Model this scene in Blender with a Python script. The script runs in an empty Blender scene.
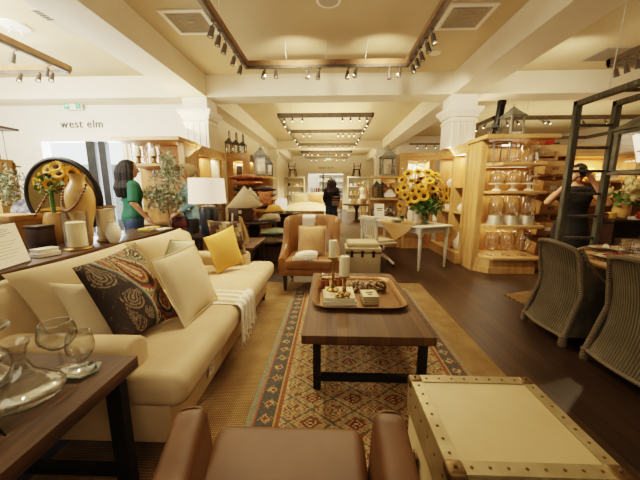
import bpy, bmesh, math, random
from mathutils import Vector, Matrix, Euler
random.seed(7)
C = bpy.context.scene.collection
PI = math.pi
# ---------------------------------------------------------------- camera geometry
F, CH = 290.0, 1.4
_d = Vector((10/F, 51/F, -1)).normalized()
_z = Vector((0, -_d.z, _d.y)).normalized()
_x = _d.cross(_z)
def _ray(px, py):
    c = Vector(((px-320)/F, -(py-240)/F, -1))
    return Vector((_x.dot(c), _d.dot(c), _z.dot(c)))
def onz(px, py, z):
    r = _ray(px, py); t = (z-CH)/r.z; return Vector((r.x*t, r.y*t, z))
def ony(px, py, y):
    r = _ray(px, py); t = y/r.y; return Vector((r.x*t, y, CH+r.z*t))
def onx(px, py, x):
    r = _ray(px, py); t = x/r.x; return Vector((x, r.y*t, CH+r.z*t))
# ---------------------------------------------------------------- materials
def hexc(h):
    h = h.lstrip('#'); o = []
    for i in (0, 2, 4):
        v = int(h[i:i+2], 16)/255
        o.append(v/12.92 if v <= .04045 else ((v+.055)/1.055)**2.4)
    return (*o, 1)
class NT:
    def __init__(s, name):
        s.m = bpy.data.materials.new(name); s.m.use_nodes = True
        s.n = s.m.node_tree.nodes; s.l = s.m.node_tree.links
        s.b = s.n['Principled BSDF']; s.out = s.n['Material Output']
    def add(s, t, **kw):
        x = s.n.new(t)
        for k, v in kw.items(): setattr(x, k, v)
        return x
    def link(s, a, b): s.l.new(a, b)
    def math(s, op, a, b=None, c=None):
        x = s.n.new('ShaderNodeMath'); x.operation = op
        for i, v in enumerate((a, b, c)):
            if v is None: continue
            if isinstance(v, (int, float)): x.inputs[i].default_value = v
            else: s.l.new(v, x.inputs[i])
        return x.outputs[0]
    def ramp(s, fac, stops, const=False):
        r = s.n.new('ShaderNodeValToRGB'); e = r.color_ramp.elements
        if const: r.color_ramp.interpolation = 'CONSTANT'
        while len(e) < len(stops): e.new(0.5)
        for i, (p, c) in enumerate(stops):
            e[i].position = p; e[i].color = hexc(c) if isinstance(c, str) else c
        s.l.new(fac, r.inputs[0]); return r.outputs[0]
    def mix(s, fac, a, b, mode='MIX'):
        x = s.n.new('ShaderNodeMix'); x.data_type = 'RGBA'; x.blend_type = mode
        for i, v in ((0, fac), (6, a), (7, b)):
            if isinstance(v, (int, float)): x.inputs[i].default_value = v
            elif isinstance(v, (tuple, str)): x.inputs[i].default_value = hexc(v) if isinstance(v, str) else v
            else: s.l.new(v, x.inputs[i])
        return x.outputs[2]
def mat(name, c1, c2=None, rough=.6, metal=0, scale=6, stretch=(1, 1, 1), bump=0, detail=5, emis=0, bscale=None, coat=0, lo=.35, hi=.65):
    t = NT(name); b = t.b
    b.inputs['Roughness'].default_value = rough; b.inputs['Metallic'].default_value = metal
    b.inputs['Base Color'].default_value = hexc(c1)
    if coat: b.inputs['Coat Weight'].default_value = coat
    if c2 or bump:
        co = t.add('ShaderNodeTexCoord'); mp = t.add('ShaderNodeMapping')
        mp.inputs['Scale'].default_value = stretch
        t.link(co.outputs['Object'], mp.inputs[0])
        no = t.add('ShaderNodeTexNoise'); no.inputs['Scale'].default_value = scale; no.inputs['Detail'].default_value = detail
        t.link(mp.outputs[0], no.inputs[0])
        if c2: t.link(t.ramp(no.outputs[0], [(lo, c1), (hi, c2)]), b.inputs['Base Color'])
        if bump:
            n2 = no
            if bscale:
                n2 = t.add('ShaderNodeTexNoise'); n2.inputs['Scale'].default_value = bscale; t.link(mp.outputs[0], n2.inputs[0])
            bu = t.add('ShaderNodeBump'); bu.inputs['Strength'].default_value = bump; bu.inputs['Distance'].default_value = .01
            t.link(n2.outputs[0], bu.inputs['Height']); t.link(bu.outputs[0], b.inputs['Normal'])
    if emis:
        b.inputs['Emission Color'].default_value = hexc(c1); b.inputs['Emission Strength'].default_value = emis
    return t.m
def attr_mat(name, rough=.8, bump=0, bscale=300):
    t = NT(name); a = t.add('ShaderNodeVertexColor'); a.layer_name = 'Col'
    co = t.add('ShaderNodeTexCoord'); no = t.add('ShaderNodeTexNoise'); no.inputs['Scale'].default_value = bscale
    t.link(co.outputs['Object'], no.inputs[0])
    t.link(t.mix(.35, a.outputs[0], t.ramp(no.outputs[0], [(.3, '#555555'), (.7, '#ffffff')]), 'MULTIPLY'), t.b.inputs['Base Color'])
    t.b.inputs['Roughness'].default_value = rough
    bu = t.add('ShaderNodeBump'); bu.inputs['Strength'].default_value = bump; bu.inputs['Distance'].default_value = .004
    t.link(no.outputs[0], bu.inputs['Height']); t.link(bu.outputs[0], t.b.inputs['Normal'])
    return t.m
def glass_mat(name, tint='#ffffff', k=.9, rough=.0, edge='#d2cec6'):
    t = NT(name)
    tr = t.add('ShaderNodeBsdfTransparent')
    gl = t.add('ShaderNodeBsdfGlossy'); gl.inputs['Roughness'].default_value = .02+rough
    lw = t.add('ShaderNodeLayerWeight'); lw.inputs[0].default_value = .4
    f = t.math('MULTIPLY_ADD', t.math('POWER', lw.outputs['Facing'], 2.0), k*.75, .07)
    t.link(t.mix(t.math('POWER', lw.outputs['Facing'], 3.0), tint, edge), tr.inputs[0])
    mx = t.add('ShaderNodeMixShader'); t.link(f, mx.inputs[0]); t.link(tr.outputs[0], mx.inputs[1]); t.link(gl.outputs[0], mx.inputs[2])
    t.link(mx.outputs[0], t.out.inputs[0]); return t.m
def band_mat(name, c1, c2, scale, axis='Z', rough=.7, bump=.4, noise=2.0, kind='BANDS'):
    t = NT(name); co = t.add('ShaderNodeTexCoord'); w = t.add('ShaderNodeTexWave')
    w.bands_direction = axis; w.inputs['Scale'].default_value = scale; w.inputs['Distortion'].default_value = noise
    w.inputs['Detail Scale'].default_value = 2
    t.link(co.outputs['Object'], w.inputs[0])
    t.link(t.ramp(w.outputs[1], [(.15, c1), (.75, c2)]), t.b.inputs['Base Color'])
    t.b.inputs['Roughness'].default_value = rough
    bu = t.add('ShaderNodeBump'); bu.inputs['Strength'].default_value = bump; bu.inputs['Distance'].default_value = .01
    t.link(w.outputs[1], bu.inputs['Height']); t.link(bu.outputs[0], t.b.inputs['Normal'])
    return t.m
def weave_mat(name, c1, c2, s1, s2, rough=.75, bump=.8, axes=('X', 'Z'), big=None):
    t = NT(name); co = t.add('ShaderNodeTexCoord'); ws = []
    for ax, s in zip(axes, (s1, s2)):
        w = t.add('ShaderNodeTexWave'); w.bands_direction = ax; w.inputs['Scale'].default_value = s
        w.inputs['Distortion'].default_value = 1.2; t.link(co.outputs['Object'], w.inputs[0]); ws.append(w.outputs[1])
    f = t.math('MULTIPLY', ws[0], ws[1])
    no = t.add('ShaderNodeTexNoise'); no.inputs['Scale'].default_value = 5; t.link(co.outputs['Object'], no.inputs[0])
    f2 = t.math('ADD', t.math('MULTIPLY', f, .8), t.math('MULTIPLY', t.math('SUBTRACT', no.outputs[0], .5), .7))
    t.link(t.ramp(f2, [(.05, c1), (.6, c2)]), t.b.inputs['Base Color']); t.b.inputs['Roughness'].default_value = rough
    bu = t.add('ShaderNodeBump'); bu.inputs['Strength'].default_value = bump; bu.inputs['Distance'].default_value = .008
    t.link(f, bu.inputs['Height']); t.link(bu.outputs[0], t.b.inputs['Normal'])
    return t.m
def plank_mat(name, c1, c2, c3, w=.14, L=1.6, axis='Y', rough=.35, gap='#120a05', line=.03):
    t = NT(name); co = t.add('ShaderNodeTexCoord'); sp = t.add('ShaderNodeSeparateXYZ'); t.link(co.outputs['Object'], sp.inputs[0])
    a, b = (sp.outputs[0], sp.outputs[1]) if axis == 'Y' else (sp.outputs[1], sp.outputs[0])
    u = t.math('DIVIDE', a, w); row = t.math('FLOOR', u); fu = t.math('FRACT', u)
    v = t.math('ADD', t.math('DIVIDE', b, L), t.math('MULTIPLY', row, .37)); col = t.math('FLOOR', v)
    cmb = t.add('ShaderNodeCombineXYZ'); t.link(row, cmb.inputs[0]); t.link(col, cmb.inputs[1])
    wn = t.add('ShaderNodeTexWhiteNoise'); t.link(cmb.outputs[0], wn.inputs[0])
    mp = t.add('ShaderNodeMapping'); mp.inputs['Scale'].default_value = (9, .7, 9) if axis == 'Y' else (.7, 9, 9)
    t.link(co.outputs['Object'], mp.inputs[0])
    no = t.add('ShaderNodeTexNoise'); no.inputs['Scale'].default_value = 4; no.inputs['Detail'].default_value = 6; t.link(mp.outputs[0], no.inputs[0])
    f = t.math('ADD', t.math('MULTIPLY', wn.outputs[0], .5), t.math('MULTIPLY', no.outputs[0], .5))
    c = t.ramp(f, [(.25, c1), (.5, c2), (.75, c3)])
    edge = t.math('GREATER_THAN', t.math('ABSOLUTE', t.math('SUBTRACT', fu, .5)), .5-line)
    t.link(t.mix(edge, c, gap), t.b.inputs['Base Color']); t.b.inputs['Roughness'].default_value = rough
    bu = t.add('ShaderNodeBump'); bu.inputs['Strength'].default_value = .15; bu.inputs['Distance'].default_value = .01
    t.link(no.outputs[0], bu.inputs['Height']); t.link(bu.outputs[0], t.b.inputs['Normal'])
    return t.m
# ---------------------------------------------------------------- mesh builder
class MB:
    def __init__(s): s.bm = bmesh.new(); s.cols = None
    def take(s, b, M=None):
        if M is not None: b.transform(M)
        me = bpy.data.meshes.new('tmp'); b.to_mesh(me); b.free()
        s.bm.from_mesh(me); bpy.data.meshes.remove(me); return s
    def box(s, c, d, bev=0, rot=None, seg=2):
        b = bmesh.new(); bmesh.ops.create_cube(b, size=1)
        b.transform(Matrix.Diagonal((*d, 1)))
        if bev: bmesh.ops.bevel(b, geom=list(b.edges), offset=bev, segments=seg, affect='EDGES', profile=.5)
        M = Matrix.Translation(c)
        if rot: M = M @ Euler(rot).to_matrix().to_4x4()
        return s.take(b, M)
    def bb(s, x0, x1, y0, y1, z0, z1, bev=0, seg=2):
        return s.box(((x0+x1)/2, (y0+y1)/2, (z0+z1)/2), (abs(x1-x0), abs(y1-y0), abs(z1-z0)), bev, None, seg)
    def lathe(s, prof, seg=20, M=None, sx=1, sy=1):
        b = bmesh.new(); rings = []
        for r, z in prof:
            if r < 1e-5: rings.append([b.verts.new((0, 0, z))])
            else: rings.append([b.verts.new((r*sx*math.cos(2*PI*i/seg), r*sy*math.sin(2*PI*i/seg), z)) for i in range(seg)])
        for A, B in zip(rings, rings[1:]):
            for i in range(seg):
                j = (i+1) % seg
                if len(A) == 1 and len(B) == 1: continue
                if len(A) == 1: b.faces.new((A[0], B[j], B[i]))
                elif len(B) == 1: b.faces.new((A[i], A[j], B[0]))
                else: b.faces.new((A[i], A[j], B[j], B[i]))
        bmesh.ops.recalc_face_normals(b, faces=b.faces)
        return s.take(b, M)
    def cyl(s, c, r, h, r2=None, seg=20, M=None):
        r2 = r if r2 is None else r2
        m = Matrix.Translation(c) if M is None else M @ Matrix.Translation(c)
        return s.lathe([(0, 0), (r, 0), (r2, h), (0, h)], seg, m)
    def ball(s, c, r, seg=14, sc=(1, 1, 1), rot=None):
        b = bmesh.new(); bmesh.ops.create_uvsphere(b, u_segments=seg, v_segments=max(6, seg*2//3), radius=r)
        M = Matrix.Translation(c)
        if rot: M = M @ Euler(rot).to_matrix().to_4x4()
        return s.take(b, M @ Matrix.Diagonal((*sc, 1)))
    def tube(s, pts, r, seg=8, closed=False):
        pts = [Vector(p) for p in pts]; n = len(pts)
        rs = r if isinstance(r, (list, tuple)) else [r]*n
        b = bmesh.new(); rings = []; up = None
        for i, p in enumerate(pts):
            if closed: t = pts[(i+1) % n]-pts[i-1]
            else: t = pts[min(i+1, n-1)]-pts[max(i-1, 0)]
            t.normalize()
            if up is None: up = Vector((0, 0, 1)) if abs(t.z) < .9 else Vector((1, 0, 0))
            a = t.cross(up)
            if a.length < 1e-4: a = t.cross(Vector((1, .3, 0)))
            a.normalize(); up = a.cross(t).normalized()
            rings.append([b.verts.new(p+(a*math.cos(2*PI*k/seg)+up*math.sin(2*PI*k/seg))*rs[i]) for k in range(seg)])
        m = n if closed else n-1
        for i in range(m):
            A, B = rings[i], rings[(i+1) % n]
            for k in range(seg): b.faces.new((A[k], A[(k+1) % seg], B[(k+1) % seg], B[k]))
        if not closed: b.faces.new(rings[0][::-1]); b.faces.new(rings[-1])
        bmesh.ops.recalc_face_normals(b, faces=b.faces)
        return s.take(b)
    def bar(s, p, q, w, h=None):
        p, q = Vector(p), Vector(q); d = q-p; h = h or w
        b = bmesh.new(); bmesh.ops.create_cube(b, size=1); b.transform(Matrix.Diagonal((w, h, d.length, 1)))
        return s.take(b, Matrix.Translation((p+q)/2) @ d.to_track_quat('Z', 'Y').to_matrix().to_4x4())
    def prism(s, poly, a0, a1, axis='Z', bev=0, seg=3, M=None):
        b = bmesh.new()
        f = {'Z': lambda u, v, a: (u, v, a), 'Y': lambda u, v, a: (u, a, v), 'X': lambda u, v, a: (a, u, v)}[axis]
        A = [b.verts.new(f(u, v, a0)) for u, v in poly]; B = [b.verts.new(f(u, v, a1)) for u, v in poly]
        n = len(poly); b.faces.new(A[::-1]); b.faces.new(B)
        for i in range(n): b.faces.new((A[i], A[(i+1) % n], B[(i+1) % n], B[i]))
        bmesh.ops.recalc_face_normals(b, faces=b.faces)
        if bev: bmesh.ops.bevel(b, geom=list(b.edges), offset=bev, segments=seg, affect='EDGES', profile=.5)
        return s.take(b, M)
    def grid(s, fn, nu, nv, wrap=False):
        b = bmesh.new(); V = [[b.verts.new(fn(i/nu, j/nv)) for j in range(nv+1)] for i in range(nu+1)]
        for i in range(nu):
            for j in range(nv): b.faces.new((V[i][j], V[i+1][j], V[i+1][j+1], V[i][j+1]))
        return s.take(b)
    def loft(s, rings, cap=True):
        b = bmesh.new(); R = [[b.verts.new(p) for p in r] for r in rings]; n = len(R[0])
        for A, B in zip(R, R[1:]):
            for k in range(n): b.faces.new((A[k], A[(k+1) % n], B[(k+1) % n], B[k]))
        if cap: b.faces.new(R[0][::-1]); b.faces.new(R[-1])
        bmesh.ops.recalc_face_normals(b, faces=b.faces)
        return s.take(b)
    def pillow4(s, BL, BR, TR, TL, t, n=18, bow=.06):
        BL, BR, TR, TL = map(Vector, (BL, BR, TR, TL))
        nor = (BR-BL).cross(TL-BL).normalized()
        def P(u, v, sd):
            uu = .5+(u-.5)*(1-bow*(1-(2*v-1)**2)); vv = .5+(v-.5)*(1-bow*(1-(2*u-1)**2))
            p = BL*(1-uu)*(1-vv)+BR*uu*(1-vv)+TR*uu*vv+TL*(1-uu)*vv
            k = max(0, math.sin(PI*u)*math.sin(PI*v))**.5
            return p+nor*sd*(t/2*k)
        s.uv = []
        b = bmesh.new()
        for sd in (1, -1):
            V = [[b.verts.new(P(i/n, j/n, sd)) for j in range(n+1)] for i in range(n+1)]
            for i in range(n):
                for j in range(n):
                    q = (V[i][j], V[i+1][j], V[i+1][j+1], V[i][j+1])
                    b.faces.new(q if sd > 0 else q[::-1])
        bmesh.ops.remove_doubles(b, verts=b.verts, dist=1e-5)
        return s.take(b)
    def mesh(s, name, angle=40):
        me = bpy.data.meshes.new(name); s.bm.normal_update(); s.bm.to_mesh(me); s.bm.free()
        if len(me.polygons):
            me.polygons.foreach_set('use_smooth', [True]*len(me.polygons)); me.set_sharp_from_angle(angle=math.radians(angle))
        return me
def obj(name, mb, m, parent=None, loc=(0, 0, 0), rot=(0, 0, 0), angle=40, label=None):
    me = mb.mesh(name, angle) if isinstance(mb, MB) else mb
    if m: me.materials.clear(); me.materials.append(m)
    o = bpy.data.objects.new(name, me); C.objects.link(o); o.parent = parent; o.location = loc; o.rotation_euler = rot
    if label: o['label'] = label
    return o
def tag(o, label, cat, group=None):
    o['label'] = label; o['category'] = cat
    if group: o['group'] = group
    return o
def thing(name, label, cat, loc=(0, 0, 0), rz=0, group=None, rx=0, ry=0):
    o = bpy.data.objects.new(name, None); C.objects.link(o); o.empty_display_size = .1
    o.location = loc; o.rotation_euler = (rx, ry, rz)
    return tag(o, label, cat, group)
def struct(name, mb, m, parent=None, angle=40):
    o = obj(name, mb, m, parent, angle=angle)
    if parent is None: o['kind'] = 'structure'
    return o
def dup(r0, loc, rz=None, label=None, sc=None, rot=None):
    def cp(o, par):
        c = o.copy(); C.objects.link(c)
        if par: c.parent = par
        for ch in [k for k in bpy.data.objects if k.parent == o]: cp(ch, c)
        return c
    r = cp(r0, None); r.location = loc
    if rz is not None: r.rotation_euler[2] = rz
    if rot: r.rotation_euler = rot
    if label: r['label'] = label
    if sc: r.scale = (sc, sc, sc) if isinstance(sc, (int, float)) else sc
    return r
def text_mesh(txt, size, ext=.004, spacing=1.0, align='CENTER'):
    cu = bpy.data.curves.new('t', 'FONT'); cu.body = txt; cu.size = size; cu.extrude = ext; cu.space_character = spacing
    cu.align_x = align; cu.align_y = 'CENTER'
    o = bpy.data.objects.new('t', cu); C.objects.link(o); bpy.context.view_layer.update()
    me = bpy.data.meshes.new_from_object(o.evaluated_get(bpy.context.evaluated_depsgraph_get()))
    bpy.data.objects.remove(o); bpy.data.curves.remove(cu); return me
def remeshed(mb, voxel, smooth=4):
    me = mb.mesh('r'); o = bpy.data.objects.new('r', me); C.objects.link(o)
    m = o.modifiers.new('r', 'REMESH'); m.mode = 'VOXEL'; m.voxel_size = voxel
    if smooth:
        q = o.modifiers.new('s', 'SMOOTH'); q.iterations = smooth; q.factor = .5
    bpy.context.view_layer.update()
    out = bpy.data.meshes.new_from_object(o.evaluated_get(bpy.context.evaluated_depsgraph_get()))
    bpy.data.objects.remove(o); bpy.data.meshes.remove(me)
    out.polygons.foreach_set('use_smooth', [True]*len(out.polygons)); return out
def leafy(n, cen, rad, ls, m_, shape=(1, 1, 1), mb=None, width=.3, droop=0):
    mb = mb or MB(); b = bmesh.new()
    for i in range(n):
        while True:
            v = Vector((random.uniform(-1, 1), random.uniform(-1, 1), random.uniform(-1, 1)))
            if v.length <= 1: break
        p = Vector(cen)+Vector((v.x*rad*shape[0], v.y*rad*shape[1], v.z*rad*shape[2]))
        d = Vector((random.gauss(0, 1), random.gauss(0, 1), random.gauss(.2, .8)-droop)).normalized(); s = d.cross(Vector((random.gauss(0, 1), random.gauss(0, 1), random.gauss(0, 1)))).normalized()
        L = ls*random.uniform(.7, 1.2); w = L*width/2
        b.faces.new([b.verts.new(q) for q in (p, p+d*L*.5+s*w, p+d*L, p+d*L*.5-s*w)])
    return mb.take(b)
# ---------------------------------------------------------------- palette
WALL = mat('wall_paint', '#efe6d4', '#ece2cf', .85, scale=2)
BEAM = mat('beam_paint', '#ece2cc', '#e8dcc4', .85, scale=2)
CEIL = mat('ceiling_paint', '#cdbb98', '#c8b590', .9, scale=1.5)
TRIMW = mat('white_trim_paint', '#f2ece0', '#eee6d6', .6, scale=3)
FLOOR = plank_mat('dark_floor_planks', '#281c10', '#382817', '#48351e', .13, 1.9, 'Y', .38)
OAK = mat('honey_oak', '#b08650', '#c9a26a', .5, scale=3, stretch=(6, 6, .6), bump=.05)
OAKH = mat('honey_oak_shelf', '#b08650', '#cfa870', .45, scale=3, stretch=(.6, 6, 6), bump=.05)
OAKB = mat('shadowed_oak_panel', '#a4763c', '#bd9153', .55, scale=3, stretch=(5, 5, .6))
WALNUT = mat('rustic_brown_wood', '#482f15', '#735026', .45, scale=4, stretch=(14, .8, 14), bump=.15, lo=.3, hi=.7)
WALNUTX = mat('rustic_brown_wood_crosswise', '#2e1d0d', '#563a1c', .65, scale=4, stretch=(14, 1.0, 14), bump=.12, lo=.3, hi=.7)
DARKW = mat('espresso_wood', '#24160e', '#38241a', .4, scale=4, stretch=(8, 1, 8), bump=.05)
CONS = mat('console_wood', '#372310', '#50351c', .4, scale=4, stretch=(10, .8, 10), bump=.08)
BLACK = mat('black_steel', '#1c1b1a', '#262423', .45, .5, scale=10)
TRACK = mat('track_metal', '#5a5146', '#6e6355', .5, .3, scale=10)
TRWOOD = mat('track_wood', '#7d5f43', '#95744f', .6, scale=6)
SOFA = mat('cream_linen', '#c2aa86', '#cdb793', .9, scale=5, bump=.12, bscale=260)
CREAM = mat('cream_cotton', '#d8c6a4', '#d2bd98', .9, scale=6, bump=.15, bscale=200)
YEL = mat('yellow_cotton', '#dfab50', '#e6b762', .85, scale=6, bump=.15, bscale=220)
BEIGE = mat('beige_burlap', '#b98f62', '#c9a477', .9, scale=60, bump=.3)
PALEG = mat('pale_green_cotton', '#c9cdb0', '#e4dcc0', .85, scale=14)
GREYP = mat('silver_grey_cotton', '#8f836a', '#a39678', .8, scale=8)
MINT = mat('sage_cotton', '#8f9c80', '#a3ae92', .85, scale=9)
MAROON = mat('maroon_paisley_cotton', '#4a1a1a', '#a86a3c', .85, scale=22, detail=8)
RUSTP = mat('rust_patterned_cotton', '#8a4a24', '#c68b55', .85, scale=24, detail=8)
FLORAL = mat('brown_floral_cotton', '#4a3a28', '#8a7856', .85, scale=20, detail=8)
DARKP = mat('charcoal_woven_cotton', '#2c2320', '#54443a', .85, scale=20)
TOWEL = mat('white_cotton_throw', '#efe6d2', '#f6efdf', .95, scale=40, bump=.5)
LEATH = mat('tan_leather', '#80582f', '#8e6438', .45, scale=8, bump=.08, bscale=120)
LEATHD = mat('saddle_leather', '#583814', '#634018', .55, scale=6, bump=.06, bscale=140)
WHITEP = mat('white_painted_wood', '#e9e4d4', '#dfd8c4', .5, scale=6)
TRUNKC = mat('cream_canvas', '#ddd0ae', '#d5c6a0', .7, scale=6, bump=.1, bscale=200)
PARCH = mat('ivory_vellum', '#d2bf94', '#bfa778', .5, scale=3.5, bump=.04, lo=.3, hi=.8)
BRASS = mat('aged_brass', '#7e6234', '#9a7c46', .36, .85, scale=14)
BRASSD = mat('worn_dark_brass', '#5e4a2c', '#7a623c', .45, .6, scale=14)
STEEL = mat('brushed_strip', '#b3a27c', '#9c8a64', .4, .4, scale=12)
COPPER = mat('copper_mercury', '#8a5a34', '#a8744a', .35, .7, scale=20)
GOLDT = mat('hammered_gold_tray', '#7e5a34', '#694826', .38, .6, scale=30, bump=.1)
CANDLE = mat('ivory_wax', '#f0e2c0', '#eadab4', .5, scale=3)
CANDLEW = mat('pale_ivory_wax', '#f6e8c4', '#f0deb4', .5, scale=3)  # slightly paler ivory, no emission
ZINC = mat('weathered_zinc', '#74766c', '#96968a', .6, .3, scale=12, bump=.1)
ZINCD = mat('dark_zinc', '#4c4e48', '#686a60', .55, .3, scale=12, bump=.1)
LADDER = mat('grey_green_timber', '#4a4b40', '#66665a', .6, scale=6, stretch=(6, 6, 1), bump=.1)
WICK = weave_mat('grey_wicker', '#453f30', '#958c70', 15, 44, axes=('Y', 'Z'))
WICKR = band_mat('grey_wicker_wrap', '#4a4234', '#8a7d66', 40, 'DIAGONAL', noise=1)
BASK = weave_mat('brown_basket', '#2e1d10', '#8a633a', 26, 30, axes=('X', 'Z'))
JUTE = weave_mat('jute_weave', '#7e6038', '#cfae78', 26, 22, axes=('X', 'Y'), rough=.95, bump=1)
CERAM = mat('white_ceramic', '#efe8d8', '#f3eee2', .25, coat=.5, scale=3)
TANC = mat('tan_stoneware', '#b98f52', '#c79f62', .35, scale=4, coat=.3)
BEAD = mat('wooden_beads', '#6a4424', '#8f6438', .45, scale=14)
GLASS = glass_mat('clear_glass'); GLASSB = glass_mat('clear_glass_bright', k=1.0); GLASSG = glass_mat('green_tint_glass', '#c8d8c4', edge='#8a9a86'); GLASSF = glass_mat('foreground_glass', '#fbfbf8', 1.0, edge='#8f8c84')
PANE = glass_mat('window_pane', '#f4f8f8', .5)
SHADE = mat('white_lamp_shade', '#ffe8c8', rough=.9, emis=.8)
SHADES = mat('small_lamp_shade', '#ffeccb', rough=.9, emis=.9)
NAVY = mat('navy_glaze', '#1b222c', '#252d38', .3, scale=6)
LEAF = mat('olive_leaf', '#5c6648', '#a3a888', .6, scale=9)
LEAFD = mat('green_leaf', '#3d5a24', '#5f8238', .55, scale=9)
BARK = mat('grey_bark', '#6a5a42', '#85724f', .85, scale=12)
PETAL = mat('sunflower_petal', '#e2a31e', '#f0bd3c', .6, scale=10)
DISC = mat('sunflower_disc', '#3a2210', '#54341a', .9, scale=60, bump=.4)
WFLOW = mat('white_petals', '#f2ecd8', '#e6e0c4', .7, scale=10)
HYD = mat('cream_hydrangea', '#cdb888', '#e0d0a0', .8, scale=10)
PAPER = mat('white_paper', '#efe8d8', rough=.9)
INK = mat('dark_ink', '#4a4238', rough=.8)
SIGNG = mat('sign_grey', '#5c5850', rough=.6)
EXITG = mat('exit_green', '#4fae84', rough=.5, emis=.25)
CARDB = mat('kraft_brown', '#a9814f', '#b88f5c', .85, scale=6)
SKIN = mat('skin', '#c99470', '#d3a07c', .55, scale=5)
HAIRB = mat('black_hair', '#120d0a', '#241812', .5, scale=10, stretch=(20, 20, 1), bump=.3)
HAIRD = mat('dark_brown_hair', '#0c0705', '#1a100a', .7, scale=10, stretch=(20, 20, 1), bump=.3)
HAIRG = mat('ash_blonde_hair', '#8a7250', '#b39a70', .55, scale=10, stretch=(20, 20, 1), bump=.3)
GREEN = mat('green_blouse', '#14583f', '#1f6a4e', .7, scale=6)
DENIM = mat('light_denim', '#6f98a8', '#86aab6', .85, scale=8)
JEANS = mat('blue_jeans', '#33445c', '#40536e', .85, scale=8)
CLBLK = mat('black_cloth', '#14120f', '#1e1b17', .8, scale=8)
CLWHT = mat('white_cloth', '#e2d6c0', '#ece2cf', .85, scale=8)
CLTAN = mat('tan_cloth', '#b59a70', '#a68a60', .85, scale=8)
BURG = mat('burgundy_leather', '#3a1210', '#4e1a16', .45, scale=8)
REDC = mat('red_cloth', '#a3281e', '#b83a2c', .8, scale=8)
EYE = mat('dark_eye', '#1a120c', rough=.2); LIP = mat('lips', '#a3564a', rough=.5)
LENS = mat('lamp_lens', '#fff0cc', rough=.4, emis=6)
GALV = mat('galvanised_metal', '#b0a894', '#cbc4b2', .45, .4, scale=20)
MIRR = mat('mirror_glass', '#a88f5c', '#947c4c', .08, .9, scale=2)  # tan stands in for the room reflected in the glass
BLUEW = mat('blue_white_china', '#2f4a86', '#e6e6e4', .25, scale=16, detail=8)
TVENT = mat('vent_grey', '#b6ab96', rough=.7); VENTD = mat('vent_dark', '#5a5142', rough=.9)
OUTW = mat('outside_white', '#f4f4f0', rough=.9); OUTG = mat('outside_grey', '#9fa6a8', '#b0b6b6', .8, scale=2)
MULL = mat('grey_aluminium', '#333332', '#3e3e3d', .5, .4, scale=10)
LINEN = mat('burlap_runner', '#c39f68', '#d2b07c', .95, scale=60, bump=.4)
# ================================================================ SETTING
X0, X1, YB, YF = -10.0, 9.5, -3.0, 20.0
struct('floor', MB().bb(X0-6, X1, YB, 26, -.1, 0), FLOOR)
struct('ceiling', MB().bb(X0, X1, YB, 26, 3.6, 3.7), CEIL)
for n, a in (('ceiling_beam', (-2.99, -2.46, YB, YF, 3.2, 3.6)), ('ceiling_beam.001', (2.35, 2.88, YB, YF, 3.2, 3.6))):
    struct(n, MB().bb(*a), BEAM)
m = MB()
for a, b in ((X0, -2.99), (-2.46, 2.35), (2.88, X1)): m.bb(a, b, 6.07, 6.55, 3.2, 3.6)
struct('ceiling_crossbeam', m, BEAM)
m = MB()
for a, b in ((-2.46, 2.35), (2.88, X1)): m.bb(a, b, 13.9, 14.3, 3.25, 3.6)
struct('ceiling_crossbeam.001', m, BEAM)
def column(n, x0, x1, y0, y1, zb=0):
    m = MB().bb(x0, x1, y0, y1, zb, 3.2)
    m.bb(x0-.02, x1+.02, y0-.02, y1+.02, 2.7, 2.74)
    cx, cy, w, d = (x0+x1)/2, (y0+y1)/2, x1-x0, y1-y0
    rings = []
    for z, k in ((2.78, 0), (2.80, .03), (2.84, .035), (2.88, .07), (2.92, .095), (2.96, .095), (2.96, 0)):
        rings.append([(cx+sx*(w/2+k), cy+sy*(d/2+k), z) for sx, sy in ((-1, -1), (1, -1), (1, 1), (-1, 1))])
    m.loft(rings)
    for i in range(4):   # flutes panels under the capital
        u = x0+.06+i*(w-.12)/3
        m.bb(u-.006, u+.006, y0-.012, y0, 2.2, 2.7)
    struct(n, m, TRIMW)
column('column', -2.95, -2.46, 6.07, 6.55, 2.221); column('column.001', 2.35, 2.84, 6.07, 6.55, 2.221)
column('column.002', -2.95, -2.46, 13.8, 14.3); column('column.003', 2.1, 2.6, 13.8, 14.3)
# back wall of the left bay with a shopfront window
m = MB().bb(-6.54, -4.5, 6.55, 6.72, 2.52, 3.2).bb(X0, -6.54, 6.55, 6.72, 0, 3.2).bb(-4.5, -2.5, 6.55, 6.72, 0, 3.2).bb(X0, -2.5, 6.55, 6.72, 3.2, 3.6)
struct('wall_sign', m, WALL)
m = MB().bb(-6.54, -6.42, 6.5, 6.7, 0, 2.52).bb(-4.6, -4.5, 6.5, 6.7, 0, 2.52).bb(-6.42, -4.6, 6.5, 6.7, 2.44, 2.52)
w = struct('window_1', m, TRIMW)
obj('mullion', MB().bb(-5.46, -5.26, 6.56, 6.68, 0, 2.44), MULL, w); obj('mullion', MB().bb(-5.19, -5.03, 6.58, 6.7, 0, 2.44), MULL, w)
obj('glass_pane', MB().bb(-6.42, -5.46, 6.62, 6.63, 0, 2.44), PANE, w); obj('glass_pane', MB().bb(-5.03, -4.6, 6.62, 6.63, 0, 2.44), PANE, w)
# outside
struct('street_building', MB().bb(-16, -2.9, 13.2, 13.4, 0, 2.5).bb(-16, -2.9, 13.0, 13.4, 3.6, 7), OUTW)
struct('street_awning', MB().prism([(9.6, 3.0), (13.2, 3.7), (13.2, 3.9), (9.6, 3.25)], -11, -6.4, 'X').bb(-10.5, -10.2, 10, 10.2, 0, 3.1), OUTG)
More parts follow.
